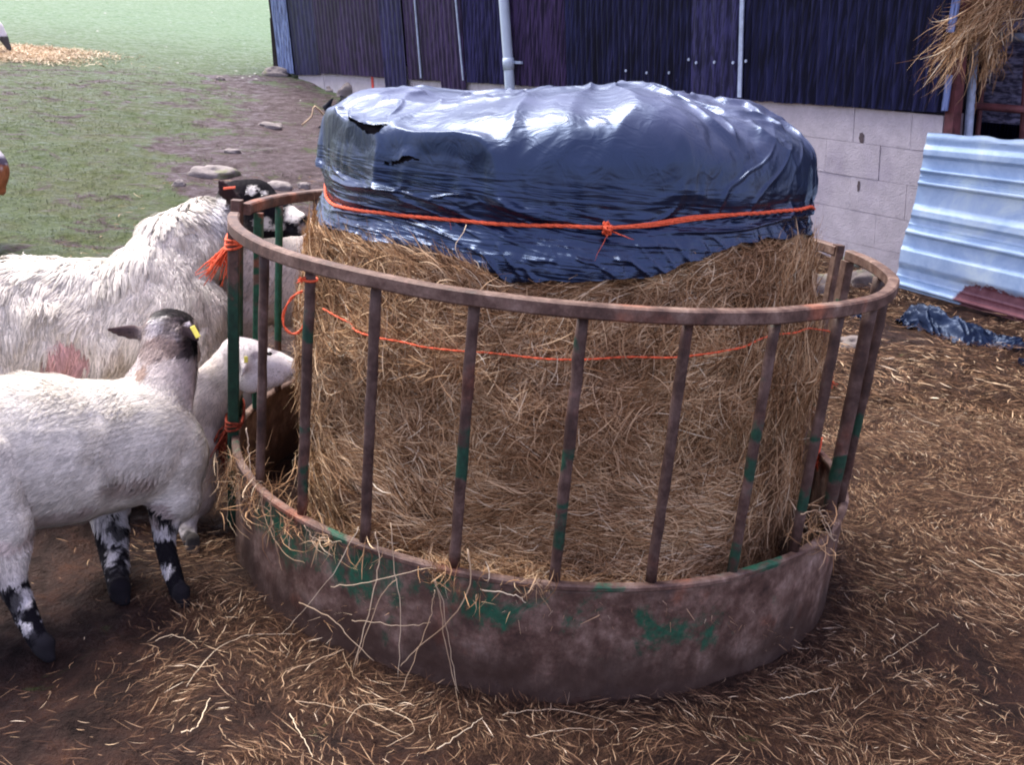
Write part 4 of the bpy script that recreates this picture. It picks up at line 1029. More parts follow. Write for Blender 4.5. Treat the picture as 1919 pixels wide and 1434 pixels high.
# wooden post at the barn corner
g = ground_hit(519, 136); tp = px(511, 33, (g-CP)@FW)
m = MB(); d = tp-g; m.box(g+d*0.48, d*0.52, RT*0.035, np.array([0, 0.04, 0])); m.build('wooden_post', M_WOOD, None, tuple(g), False, dict(label='short dark wooden post standing against the barn corner', category='post'))
# far spilled hay
Vs, Qs, n0 = [], [], 0
for x, y, n, sp in ((30, 100, 2600, (0.55, 0.35, 0.03)), (90, 95, 900, (0.5, 0.2, 0.02)), (10, 108, 900, (0.5, 0.3, 0.02))):
    g = ground_hit(x, y); V, Q = hay_clump('', g+[0, 0, 0.05], n*2, sp, (0, 0, 0.1), (0.05, 0.16), (0.006, 0.012), '', '', 1.0); V[:, 2] = g[2]+(V[:, 2]-g[2])*0.45+0.09*(V[:, 1]-g[1]); Vs.append(V); Qs.append(Q+n0); n0 += len(V)
mesh_np('spilled_hay', np.concatenate(Vs), np.concatenate(Qs), M_PALE, None, smooth=False, props=dict(label='patch of pale spilled hay out on the field grass', kind='stuff'))

def plastic_scrap(pts, depth0, seed, label, hgt=0.07):
    """crumpled sheet lying along a pixel centre line; pts: (x, y_centre, half_height_px)"""
    pts = np.array(pts, float); n, k = 130, 46
    u = np.linspace(0, 1, n); cx = np.interp(u, np.linspace(0, 1, len(pts)), pts[:, 0]); cy = np.interp(u, np.linspace(0, 1, len(pts)), pts[:, 1]); hw = np.interp(u, np.linspace(0, 1, len(pts)), pts[:, 2])
    C = np.array([ground_hit(a_, b_) for a_, b_ in zip(cx[::10], cy[::10])]); C = np.stack([np.interp(u, u[::10], C[:, i]) for i in range(3)], -1)
    dep = (C-CP)@FW; hwm = hw*dep/F
    v = np.linspace(-1, 1, k); U, Vv = np.meshgrid(u, v)
    X = C[None, :, 0]+0.0*Vv+0.02*noise(U*9, Vv*2+seed, 0, 211); Y = C[None, :, 1]+Vv*hwm[None, :]*1.7*(1+0.2*noise(U*14, seed, 0, 212))
    rid = 1-np.abs(noise(U*7+Vv, Vv*2.2+seed, 0, 213))*2
    Z = terrain(X, Y)+0.012+hwm[None, :]*1.0*np.clip(1-Vv**2, 0, 1)*(0.7+0.5*rid)+0.012*(1-np.abs(noise(U*22, Vv*5+seed, 0, 214))*2)+0.004*noise(U*50, Vv*12, 0, 215)
    P = np.stack([X, Y, Z], -1).reshape(-1, 3)
    q = grid_q(n, k); V2 = np.concatenate([P, P-[0, 0, .003]])
    mesh_np('plastic_scrap', V2, np.concatenate([q, q[:, ::-1]+len(P)]), M_PLASTIC2, None, tuple(C[0]), props=dict(label=label, category='plastic scrap'))
plastic_scrap([(1683, 612, 10), (1710, 610, 30), (1745, 618, 34), (1790, 634, 28), (1840, 645, 20), (1880, 650, 12), (1925, 655, 12)], 0, 1.0, 'long crumpled black plastic scrap lying on the straw in front of the leaning tin')
plastic_scrap([(1905, 600, 8), (1925, 598, 10), (1950, 600, 10)], 0, 5.0, 'black plastic scrap at the right edge, behind the long crumpled one')
plastic_scrap([(1908, 686, 6), (1930, 688, 9), (1960, 690, 9)], 0, 8.0, 'small black plastic scrap at the right edge, in front of the long crumpled one')
plastic_scrap([(1588, 598, 6), (1606, 600, 10), (1625, 604, 8)], 0, 11.0, 'bluish plastic scrap seen between the feeder bars at the right')

# long pale straws in front
def surf(x, y, lift=0.008):
    P = cyl(x, y, 0.892+lift)
    if P[2] > 0.02 and P[1] < 0.2 and P[2] < 0.312: return P
    if P[2] >= 0.312: return P
    d = ray(x, y); t = (0.022+lift-CP[2])/d[2]; return CP+t*d
LONG = [[(620, 1101), (687, 1092), (789, 1068), (818, 1066)], [(731, 983), (742, 1085), (751, 1146), (745, 1273)], [(673, 987), (626, 1070), (564, 1150), (524, 1190)],
        [(350, 1288), (377, 1248), (410, 1215), (444, 1197), (477, 1190), (553, 1190)], [(876, 1030), (881, 1099), (839, 1168), (778, 1219), (749, 1248)], [(810, 1081), (825, 1128), (836, 1215), (854, 1295), (864, 1345)],
        [(815, 1085), (830, 1135), (845, 1225), (858, 1300)], [(814, 1106), (803, 1164), (752, 1298)], [(662, 1164), (700, 1166), (756, 1173), (807, 1168)], [(531, 1288), (535, 1262), (589, 1240), (642, 1219)],
        [(491, 921), (495, 968), (531, 1037), (571, 1056)], [(506, 936), (510, 983), (528, 1070)], [(437, 910), (426, 968), (444, 1005)], [(446, 914), (453, 965), (471, 992)], [(703, 997), (707, 1077), (662, 1255)],
        [(742, 1085), (709, 1130), (665, 1250)], [(554, 1314), (630, 1325), (692, 1351), (754, 1383)], [(649, 1354), (685, 1321), (758, 1343), (776, 1369), (758, 1383), (725, 1400)], [(543, 1340), (587, 1420)],
        [(940, 1340), (1040, 1330), (1146, 1355), (1160, 1394)], [(986, 1381), (1064, 1368), (1138, 1368)], [(642, 1225), (665, 1275)], [(340, 1375), (372, 1360), (392, 1310)], [(292, 1202), (320, 1192), (350, 1200), (372, 1215)],
        [(560, 1130), (620, 1160), (655, 1195), (700, 1240)], [(462, 802), (466, 850), (471, 889)], [(1560, 1010), (1552, 985), (1538, 962), (1535, 950)], [(1538, 975), (1560, 1010), (1567, 1013)], [(1500, 965), (1530, 958), (1545, 972)],
        [(1815, 1050), (1870, 1075), (1919, 1078)], [(1760, 800), (1720, 785), (1700, 770)], [(1600, 1330), (1640, 1300), (1690, 1260)], [(1460, 1310), (1560, 1290)], [(1330, 1340), (1390, 1352), (1420, 1375)], [(1120, 1400), (1090, 1372), (1040, 1382)],
        [(570, 985), (590, 1010), (640, 1015)], [(900, 1105), (960, 1115), (985, 1130)], [(1010, 1085), (990, 1110), (975, 1125)], [(480, 1410), (430, 1390), (410, 1360)], [(820, 1405), (870, 1370), (905, 1345)],
        [(1760, 900), (1800, 925), (1870, 935), (1919, 940)], [(1650, 1240), (1700, 1210), (1760, 1170)]]
mb = MB()
def spline(P, m=14):
    P = np.asarray(P, float); s = np.linspace(0, len(P)-1, m); i = np.clip(s.astype(int), 0, len(P)-2); f = (s-i)[:, None]
    p0, p1, p2, p3 = P[np.maximum(i-1, 0)], P[i], P[i+1], P[np.minimum(i+2, len(P)-1)]
    return 0.5*((2*p1)+(-p0+p2)*f+(2*p0-5*p1+4*p2-p3)*f**2+(-p0+3*p1-3*p2+p3)*f**3)
for L_ in LONG:
    lf = rng.uniform(0.004, 0.03); P = spline([surf(x, y, lf) for x, y in L_], 18)
    P = P + rng.normal(0, 0.0012, P.shape); mb.tube(P, rng.uniform(0.0009, 0.0018)*np.linspace(1, 0.55, 18), 5, flat=0.6)
Pst = spline([px(566, 234, 2.57), px(584, 218, 2.57), px(590, 199, 2.57), px(612, 222, 2.60)], 10); mb.tube(Pst, 0.0028, 6)
# tufts caught on the rim
Vt = []
for (x, y, n, sp, L, dr) in ((450, 885, 130, 0.035, (0.05, 0.14), (0, -0.3, -0.6)), (495, 930, 110, 0.04, (0.05, 0.13), (0, -0.3, -0.7)), (560, 985, 80, 0.03, (0.04, 0.11), (0.2, -0.5, -0.7)), (620, 1010, 60, 0.02, (0.03, 0.1), (0.1, -0.3, -0.8)),
                             (820, 1070, 90, 0.018, (0.03, 0.09), (0.3, -0.5, -0.1)), (1015, 1090, 55, 0.022, (0.03, 0.09), (0, -0.5, -0.3)), (1520, 1000, 50, 0.03, (0.04, 0.10), (0.2, -0.3, -0.5)), (1545, 970, 30, 0.02, (0.04, 0.09), (0.3, 0, 0.2)), (700, 1035, 30, .03, (.04, .1), (0, -.4, -.5)), (900, 1085, 40, .04, (.03, .08), (0, -.4, -.3))):
    c0 = cyl(x, y, 0.88); B = c0+rng.normal(0, sp, (n, 3))*[1, 1, 0.7]; D = unit(np.array(dr)+rng.normal(0, 0.55, (n, 3))); l = rng.uniform(*L, n)
    Vt.append(strands(B, D, unit(rng.normal(0, 1, (n, 3))), l, rng.uniform(.0012, .0026, n), 5, 0.5))
mb.build('loose_straws', M_PALE, None, (0, 0, 0), props=dict(label='long pale straws hanging over the feeder skirt and lying on the mud', kind='stuff'))
mt = MB()
for V, Q in Vt: mt.add(V, Q)
mt.build('hay_tufts', M_HAY, None, (0, 0, 0), False, props=dict(label='tufts of hay caught on the rim of the feeder skirt', kind='stuff'))

#SHEEP#
# ================================================================== SHEEP
GUP = np.array([0, 0, 1.0])
def cap_mesh(p0, r0, p1, r1, wf=1.0, n=22, side=None):
    p0, p1 = np.asarray(p0, float), np.asarray(p1, float); ax = p1-p0; L = np.linalg.norm(ax)
    ax = ax/L if L > 1e-6 else np.array([1.0, 0, 0])
    if side is None:
        side = np.cross(GUP, ax)
        if np.linalg.norm(side) < 0.2: side = np.array([0.35, 0.93, 0.0])
    side = unit(np.asarray(side, float)-ax*np.dot(side, ax)); up_ = np.cross(ax, side)
    t = np.linspace(-np.pi/2, 0, 6); pr = [(r0*math.sin(q), r0*math.cos(q)) for q in t]
    pr += [(L*f, r0+(r1-r0)*f) for f in (0.25, 0.5, 0.75)]; pr += [(L+r1*math.sin(q), r1*math.cos(q)) for q in np.linspace(0, np.pi/2, 6)]
    a = np.linspace(0, 2*np.pi, n, endpoint=False)
    V = np.concatenate([p0+ax*s+max(q, 1e-4)*(np.cos(a)[:, None]*side*wf+np.sin(a)[:, None]*up_) for s, q in pr])
    k = len(pr); Q = grid_q(n, k, True)
    return V, Q
def remesh(parts, voxel, smooth=6, subd=0):
    mb = MB()
    for (p0, r0, p1, r1, wf, *_r) in parts:
        V, Q = cap_mesh(p0, r0, p1, r1, wf, side=_r[2] if len(_r) > 2 else None); mb.add(V, Q)
    o = mb.build('tmp', M_SKIN)
    m = o.modifiers.new('r', 'REMESH'); m.mode = 'VOXEL'; m.voxel_size = voxel
    s = o.modifiers.new('s', 'SMOOTH'); s.iterations = smooth; s.factor = 0.5
    dg = bpy.context.evaluated_depsgraph_get(); ev = o.evaluated_get(dg); me = ev.to_mesh()
    V = np.empty(len(me.vertices)*3, np.float32); me.vertices.foreach_get('co', V); V = V.reshape(-1, 3).astype(float)
    N = np.empty(len(me.vertices)*3, np.float32); me.vertices.foreach_get('normal', N); N = N.reshape(-1, 3).astype(float)
    ls = np.array([p.loop_start for p in me.polygons]); lt = np.array([p.loop_total for p in me.polygons])
    li = np.empty(len(me.loops), np.int32); me.loops.foreach_get('vertex_index', li)
    Q = np.stack([li[ls], li[ls+1], li[ls+2], li[np.minimum(ls+3, ls+lt-1)]], -1)
    ev.to_mesh_clear(); d = o.data; bpy.data.objects.remove(o); bpy.data.meshes.remove(d)
    return V, N, Q
def seg_d(V, p0, r0, p1, r1, wf):
    d = p1-p0; L2 = max(np.dot(d, d), 1e-9); t = np.clip(((V-p0)@d)/L2, 0, 1)
    return np.linalg.norm(V-(p0+t[:, None]*d), axis=1)-(r0+(r1-r0)*t)
def sheep(name, label, parts, origin, coatcol, marks, flow, n_hair, voxel=0.010, lock=None, hair_w=0.0016, group=None, seed=0, dirt=None, droop=0.6, hairmul=1.0, mottle=None, mot=0.0):
    """parts: (p0,r0,p1,r1,width factor, hair length, region) ; marks: (centre, radius, colour, strength, region or None)"""
    root = thing(name, origin, label=label, category='sheep', group=group)
    V, N, Q = remesh(parts, voxel)
    D = np.stack([seg_d(V, np.asarray(p[0], float), p[1], np.asarray(p[2], float), p[3], p[4]) for p in parts], 1)
    wgt = np.exp(-np.maximum(D-D.min(1, keepdims=True), 0)/0.012); wgt /= wgt.sum(1, keepdims=True)
    hl = wgt@np.array([p[5] for p in parts]); reg = np.array([p[6] for p in parts])[D.argmin(1)]
    base = {k: np.array(v, float) for k, v in coatcol.items()}
    C = sum(wgt[:, i:i+1]*base[parts[i][6]][None] for i in range(len(parts)))
    # fine undulation of the fleece
    V = V+N*(np.minimum(hl, 0.05)*0.35*fbm(V[:, 0]*14, V[:, 1]*14, V[:, 2]*14, 300+seed, 2))[:, None]
    for c, r_, cc, st, rg in marks:
        d = np.linalg.norm((V-np.asarray(c, float))/np.asarray(r_, float), axis=1)
        nz = fbm(V[:, 0]*38, V[:, 1]*38, V[:, 2]*38, 310+seed, 3)
        m = sst(1.12, 0.88, d+nz*0.38)*st
        if rg is not None: m = m*np.isin(reg, rg)
        C = C*(1-m[:, None])+np.array(cc)*m[:, None]
    sh_ = np.isin(reg, ('shank',)) if mottle is None else np.isin(reg, mottle)
    nz = fbm(V[:, 0]*42, V[:, 1]*42, V[:, 2]*34, 340+seed, 3)+0.25*sst(0.35, 0.05, V[:, 2]); mm = sst(0.08, 0.24, nz)*sh_*mot; C = C*(1-mm[:, None])+np.array(BLK)*mm[:, None]
    if dirt is not None: C = C*dirt(V)[:, None]**np.array([1.0, 1.15, 1.3])
    mesh_np('body', V, Q, M_SKIN, root, origin, True, C)
    for o in root.children: o.data.transform(Matrix.Translation(Vector((0, 0, 0))))
    # fibres
    if n_hair:
        v0, v1, v2 = V[Q[:, 0]], V[Q[:, 1]], V[Q[:, 2]]
        area = np.linalg.norm(np.cross(v1-v0, v2-v0), axis=1); ctr = V[Q].mean(1)
        vis = in_view(ctr, 80); facing = np.einsum('ij,ij->i', N[Q[:, 0]], CP-ctr) > -0.25*np.linalg.norm(CP-ctr, axis=1)
        wt = area*(np.where(vis & facing, 1.0, 0.12))*(hl[Q[:, 0]] > 0.002)
        f = rng.choice(len(Q), n_hair, p=wt/wt.sum()); a_ = rng.random((n_hair, 1)); b_ = rng.random((n_hair, 1))
        q = Q[f]; B = V[q[:, 0]]*(1-a_)*(1-b_)+V[q[:, 1]]*a_*(1-b_)+V[q[:, 2]]*a_*b_+V[q[:, 3]]*(1-a_)*b_
        Nn = N[q[:, 0]]; Lh = hl[q[:, 0]]*rng.uniform(0.6, 1.25, n_hair)*hairmul; Cc = C[q[:, 0]]
        fl = flow(B, reg[q[:, 0]]); fl = fl-Nn*np.einsum('ij,ij->i', fl, Nn)[:, None]
        nz = np.stack([noise(B[:, 0]*11, B[:, 1]*11, B[:, 2]*11, 320+i+seed) for i in range(3)], -1)
        nzz = np.stack([noise(B[:, 0]*30, B[:, 1]*30, B[:, 2]*30, 325+i+seed) for i in range(3)], -1)
        fl = unit(unit(fl)+nz*0.55+nzz*0.35+rng.normal(0, 0.12, B.shape))
        k = 5; t = np.linspace(0, 1, k)[None, :, None]
        wave = np.sin(t*rng.uniform(4, 9, (n_hair, 1, 1))+rng.uniform(0, 6, (n_hair, 1, 1)))*0.06*(1 if lock else 0.4)
        S = unit(np.cross(fl, Nn)); a1 = 0.75 if lock and lock > .015 else 0.45
        P = B[:, None]+Lh[:, None, None]*(Nn[:, None]*(a1*t-a1*0.75*t*t)+fl[:, None]*(0.25*t+0.75*t*t)+S[:, None]*wave) - GUP*(Lh[:, None, None]*droop*t**2*0.35)
        if lock:
            # neighbouring fibres share a tip: pull the ends towards cell centres
            cs = lock; cell = np.floor((B+0.3*cs*nz)/cs); h = _h(*(cell.astype(np.int64).T), 7+seed)
            key = (cell*np.array([1.0, 311.0, 97001.0])).sum(1); _, inv = np.unique(key, return_inverse=True)
            cen = np.zeros((inv.max()+1, 3)); cnt = np.bincount(inv)
            for i in range(3): cen[:, i] = np.bincount(inv, P[:, -1, i])/cnt
            pull = (cen[inv]-P[:, -1])*0.65; P = P+pull[:, None]*t**1.3
            Cc = Cc*(1+0.16*h[:, None])
        Wd = hair_w*rng.uniform(0.6, 1.4, n_hair)*(1+1.0*(Lh > 0.03))
        Vh, Qh = ribbons(P, Wd, S, False)
        tipd = np.linspace(1.0, 1.0, k)
        Ch = np.repeat(Cc, k*2, axis=0)*np.tile(np.repeat(tipd, 2), n_hair)[:, None]
        # thin the tips
        Vh = Vh.reshape(n_hair, k, 2, 3); mid = Vh.mean(2, keepdims=True); sc_ = np.linspace(1, 0.25, k)[None, :, None, None]; Vh = (mid+(Vh-mid)*sc_).reshape(-1, 3)
        mesh_np('fleece', Vh, Qh, M_WOOL, root, origin, True, Ch)
    return root
# child meshes are written relative to the root
def ellipsoid(c, ax, mat, name, parent, origin, n=14, col=None):
    th, ph = np.meshgrid(np.linspace(0, 2*np.pi, n, endpoint=False), np.linspace(-np.pi/2, np.pi/2, n))
    A = [np.asarray(a_, float) for a_ in ax]
    P = np.asarray(c, float)+(np.cos(ph)*np.cos(th))[..., None]*A[0]+(np.cos(ph)*np.sin(th))[..., None]*A[1]+np.sin(ph)[..., None]*A[2]
    return mesh_np(name, P.reshape(-1, 3), grid_q(n, n, True), mat, parent, origin, True, col)
M_EYE = NT('sheep_eye'); M_EYE.base((0.012, 0.008, 0.006)); M_EYE.rough(0.12); M_EYE = M_EYE.m
CREAM = (0.90, 0.85, 0.77); WHITE = (0.90, 0.86, 0.80); BLK = (0.009, 0.008, 0.011); GRYB = (0.34, 0.27, 0.25)
def tag_plate(c, ax, ay, az, mat, parent, origin):
    m = MB(); m.box(c, ax, ay, az); o = m.build('ear_tag', mat, parent, origin, False)
    b = o.modifiers.new('b', 'BEVEL'); b.width = 0.0015; b.segments = 2
    return o
def ground_z(p): return float(terrain(p[0], p[1]))
TOE = np.array([0.80, -0.60, 0.0])
def leg(hip, knee, foot, r0, r1, r2, hair=(0.006, 0.004), reg=('leg', 'leg')):
    hip, knee, foot = [np.asarray(q, float) for q in (hip, knee, foot)]
    fet = foot*0.86+knee*0.14
    return [(hip, r0, knee, r1, 1.0, hair[0], reg[0]), (knee, r1, fet, r2, 1.0, hair[1], reg[1]), *[(fet+tv*0.2, r2*0.85, foot+tv+[0, 0, .012], r2*0.82, 0.9, 0.001, 'hoof') for tv in (TOE*r2*0.62, -TOE*r2*0.62)], (fet, r2, foot+[0, 0, .040], r2*1.05, 1.0, 0.001, 'hoof')]
REGC = lambda b, h, l: dict(wool=b, neck=b, head=h, ear=h, leg=l, hoof=(0.010, 0.008, 0.008), shank=l)

# ---- A: shorn white ewe lamb in front, looking away
def make_A():
    q = lambda x, y, d: px(x, y, d)
    hoof_h = ground_hit(88, 1236); hoof_f = ground_hit(342, 1136); hoof_g = ground_hit(226, 1128)
    hoof_k = ground_hit(-75, 1180)
    parts = [
        (q(-250, 852, 2.02), .150, q(-90, 850, 2.14), .168, 0.86, .012, 'wool'),
        (q(-90, 850, 2.14), .172, q(110, 845, 2.30), .180, 0.92, .012, 'wool'),
        (q(110, 845, 2.30), .178, q(250, 832, 2.41), .158, 0.86, .012, 'wool'),
        (q(262, 800, 2.42), .125, q(300, 850, 2.45), .118, 0.85, .013, 'wool'),
        (q(300, 850, 2.45), .105, q(330, 930, 2.46), .065, 0.85, .012, 'wool'),
        (q(285, 775, 2.44), .108, q(312, 690, 2.49), .080, 0.90, .013, 'neck'),
        (q(312, 690, 2.49), .078, q(318, 640, 2.51), .068, 0.95, .008, 'neck'),
        (q(318, 625, 2.52), .066, q(330, 622, 2.57), .060, 1.0, .004, 'head'),
        (q(328, 630, 2.56), .056, q(352, 655, 2.68), .034, 0.9, .003, 'head'),
        (q(352, 655, 2.66), .034, q(360, 668, 2.73), .028, 0.9, .002, 'head'),
        # ears
        (q(276, 628, 2.50), .016, q(246, 622, 2.49), .021, 0.45, .003, 'ear'), (q(246, 622, 2.49), .024, q(200, 619, 2.45), .008, 0.45, .003, 'ear'),
        (q(338, 628, 2.46), .018, q(352, 616, 2.43), .023, 0.5, .003, 'ear'), (q(352, 616, 2.43), .023, q(368, 634, 2.41), .014, 0.5, .003, 'ear'),
        # near hind leg
        (q(-60, 890, 2.10), .135, q(5, 985, 2.10), .066, 0.75, .010, 'wool'), ]
    parts += leg(q(8, 980, 2.10), q(22, 1092, 2.13), hoof_h, .058, .031, .021, (0.008, 0.004), ('leg', 'shank'))
    parts += leg(q(-120, 960, 2.22), q(-95, 1060, 2.24), hoof_k, .058, .030, .020, (0.008, 0.004), ('leg', 'shank'))
    parts += leg(q(312, 940, 2.45), q(308, 1020, 2.44), hoof_f, .046, .026, .021, (0.008, 0.005), ('shank', 'shank'))
    parts += leg(q(205, 945, 2.52), q(212, 1030, 2.50), hoof_g, .055, .034, .026, (0.008, 0.005), ('shank', 'shank'))
    cc = REGC(CREAM, GRYB, WHITE); cc['shank'] = (0.62, 0.60, 0.62); cc['neck'] = (0.66, 0.58, 0.57); cc['ear'] = (0.055, 0.036, 0.040); cc['leg'] = (0.80, 0.74, 0.68)
    marks = [(q(296, 596, 2.47), (.026, .05, .016), WHITE, .9, ('head', 'neck')), (q(345, 588, 2.53), (.060, .06, .024), BLK, .95, ('head',)), (q(292, 581, 2.50), (.04, .05, .014), BLK, .85, ('head',)), (q(330, 615, 2.45), (.05, .06, .022), (.09, .07, .08), .8, ('head', 'neck')), (q(320, 640, 2.43), (.07, .06, .016), (.16, .11, .11), .7, ('head', 'neck')),
             (q(370, 632, 2.5), (.045, .06, .06), BLK, .95, ('head', 'neck')), (q(352, 652, 2.45), (.050, .05, .034), (0.06, .045, .05), .9, ('head', 'neck')), (q(342, 607, 2.40), (.028, .03, .009), (.42, .38, .43), .8, ('ear',)),
             (q(300, 652, 2.42), (.07, .06, .030), (0.30, .22, .20), .75, ('neck', 'head')), (q(378, 690, 2.46), (.03, .06, .05), (.20, .15, .16), .7, ('neck', 'head')), (q(290, 615, 2.46), (.03, .05, .02), (.45, .42, .48), .6, ('head', 'neck')), (q(275, 695, 2.40), (.018, .05, .018), (0.35, .22, .16), .8, ('neck', 'wool')),
             (q(245, 915, 2.3), (.05, .15, .03), (0.45, .33, .28), .55, None), (q(60, 975, 2.2), (.15, .15, .03), (.6, .45, .42), .5, None),  # belly tuck and elbow fold shade put into the coat colour
             (q(300, 965, 2.4), (.04, .1, .03), (0.30, .22, .20), .7, None)]
    for (x, y, d, r_) in ((20, 1125, 2.12, .030), (-10, 1090, 2.12, .028), (40, 1180, 2.15, .026), (225, 1000, 2.48, .018), (200, 1030, 2.48, .018), (240, 1040, 2.48, .014), (210, 985, 2.48, .014), (320, 990, 2.44, .016), (290, 1000, 2.44, .016), (330, 1050, 2.42, .02), (240, 1010, 2.48, .012)):
        marks.append((q(x, y, d), (r_, r_*1.5, r_*1.2), BLK, .9, ('shank', 'leg')))
    for hf, zz in ((hoof_h, .075), (hoof_f, .11), (hoof_g, .12)):
        marks.append((hf+[0, 0, zz*0.4], (.045, .07, zz*0.75), BLK, .92, ('shank', 'hoof')))
    marks.append((q(60, 1150, 2.13), (.012, .06, .035), WHITE, .9, ('shank',))); marks.append((q(322, 1075, 2.40), (.011, .06, .03), WHITE, .8, ('shank',)))
    ax = unit(q(250, 832, 2.41)-q(-90, 850, 2.14))
    def flow(B, reg):
        f = -ax[None]*1.0-GUP*0.45+0*B; nk = np.isin(reg, ('neck',)); f[nk] = unit(q(285, 775, 2.44)-q(312, 690, 2.49))-ax*0.5
        lg = np.isin(reg, ('leg', 'shank', 'hoof')); f[lg] = -GUP; er = reg == 'ear'; f[er] = unit(q(206, 619, 2.47)-q(276, 628, 2.5)); return f
    o = tuple(hoof_h*0.5+hoof_f*0.5)
    r_ = sheep('sheep', 'clean shorn white sheep nearest the camera, facing the feeder, with a yellow ear tag', parts, o, cc, marks, flow, 130000, 0.0085, 0.011, 0.0012, seed=1, mot=1.0, hairmul=1.6, droop=0.2)
    c = q(366, 622, 2.375)
    d = unit(q(375, 640, 2.37)-q(355, 604, 2.375)); s = unit(np.cross(d, c-CP))
    tag_plate(c, d*0.0165, s*0.0062, unit(c-CP)*0.0018, M_TAG_Y, r_, o)
make_A()

# ---- B: long-woolled ewe with a black and white face
def make_B():
    q = lambda x, y, d: px(x, y, d)
    parts = [
        (q(-330, 640, 2.92), .22, q(-140, 628, 3.00), .235, 0.85, .055, 'wool'),
        (q(-140, 628, 3.00), .235, q(110, 628, 3.10), .240, 0.84, .055, 'wool'),
        (q(110, 628, 3.10), .236, q(285, 605, 3.16), .215, 0.80, .055, 'wool'),
        (q(290, 560, 3.16), .200, q(328, 490, 3.20), .158, 0.78, .055, 'neck'),
        (q(328, 490, 3.20), .152, q(390, 440, 3.26), .118, 0.82, .042, 'neck'),
        (q(330, 640, 3.16), .165, q(375, 590, 3.18), .105, 0.85, .055, 'neck'),
        (q(400, 430, 3.26), .086, q(440, 405, 3.29), .072, 0.9, .010, 'head'),
        (q(448, 380, 3.30), .078, q(480, 374, 3.30), .072, 0.85, .004, 'head'),
        (q(480, 380, 3.30), .070, q(530, 404, 3.29), .054, 0.8, .003, 'head'),
        (q(530, 410, 3.29), .050, q(557, 419, 3.28), .046, 0.85, .002, 'head'),
        (q(470, 420, 3.30), .050, q(530, 428, 3.29), .034, 0.8, .003, 'head'),
        (q(440, 384, 3.22), .020, q(425, 360, 3.19), .034, 0.35, .004, 'ear'), (q(425, 360, 3.19), .034, q(408, 334, 3.15), .010, 0.35, .004, 'ear')]
    for (x, y, d, xk) in ((300, 720, 3.10, 302), (240, 720, 3.24, 245), (-200, 740, 2.92, -190), (-230, 740, 3.06, -225)):
        hp = q(x, y, d); ft = hp.copy(); ft[2] = ground_z(hp); kn = hp*0.5+ft*0.5+[0.01, 0, 0]
        parts += leg(hp, kn, ft, .07, .034, .026, (0.02, 0.006), ('leg', 'shank'))
    cc = REGC((0.90, 0.84, 0.75), BLK, (0.35, .33, .34)); cc['ear'] = (0.045, .028, .03); cc['neck'] = (0.88, .82, .74)
    marks = [(q(474, 356, 3.24), (.018, .05, .016), WHITE, .9, ('head',)), (q(492, 362, 3.24), (.010, .05, .008), WHITE, .7, ('head',)), (q(488, 370, 3.23), (.010, .05, .010), BLK, 1, ('head',)),
             (q(553, 400, 3.24), (.024, .09, .034), WHITE, .95, ('head',)), (q(538, 402, 3.22), (.014, .08, .03), WHITE, .8, ('head',)), (q(548, 436, 3.24), (.03, .06, .018), (.03, .03, .04), .9, ('head',)), (q(566, 430, 3.24), (.02, .06, .018), (.55, .53, .56), .7, ('head',)),
             (q(492, 420, 3.24), (.030, .06, .022), WHITE, .6, ('head',)), (q(520, 426, 3.24), (.025, .06, .016), WHITE, .55, ('head',)), (q(575, 409, 3.24), (.010, .06, .013), BLK, 1, ('head',)),
             (q(415, 400, 3.20), (.05, .1, .06), (.80, .78, .78), .9, ('head', 'neck')), (q(380, 355, 3.2), (.02, .1, .02), (.15, .14, .17), .6, ('neck', 'head')), (q(432, 400, 3.2), (.02, .1, .03), (.12, .11, .14), .5, ('head', 'neck')),
             (q(122, 668, 2.9), (.055, .14, .065), (.72, .34, .36), .75, ('wool',)), (q(210, 690, 2.9), (.06, .15, .07), (.45, .36, .28), .5, ('wool',)), (q(60, 560, 2.9), (.2, .15, .05), (.75, .68, .60), .4, ('wool',)), (q(400, 560, 3.05), (.07, .15, .16), (.50, .42, .38), .55, ('neck', 'wool'))]
    ax = unit(q(285, 625, 3.16)-q(-140, 650, 3.0))
    def flow(B, reg):
        f = -ax[None]*0.28-GUP*1.0+0*B; nk = reg == 'neck'; f[nk] = -ax*0.15-GUP*1.0+RT*0.35; hd = np.isin(reg, ('head', 'ear')); f[hd] = -RT; return f
    o = tuple(q(150, 700, 3.1)*[1, 1, 0])
    r_ = sheep('sheep', 'shaggy long-woolled ewe with a black and white face and an orange ear tag', parts, o, cc, marks, flow, 110000, 0.012, 0.016, 0.0022, seed=2, dirt=lambda V: 1-0.22*sst(0.62, 0.30, V[:, 2])*(0.6+0.4*noise(V[:, 0]*9, V[:, 1]*9, V[:, 2]*5, 333)))
    ellipsoid(q(492, 369, 3.235), (RT*.009, UP*.007, FW*.006), M_EYE, 'eye', r_, o)
    c = q(430, 352, 3.145); tag_plate(c, RT*.020+UP*.002, UP*.004, FW*.002, M_TAG_O, r_, o)
make_B()

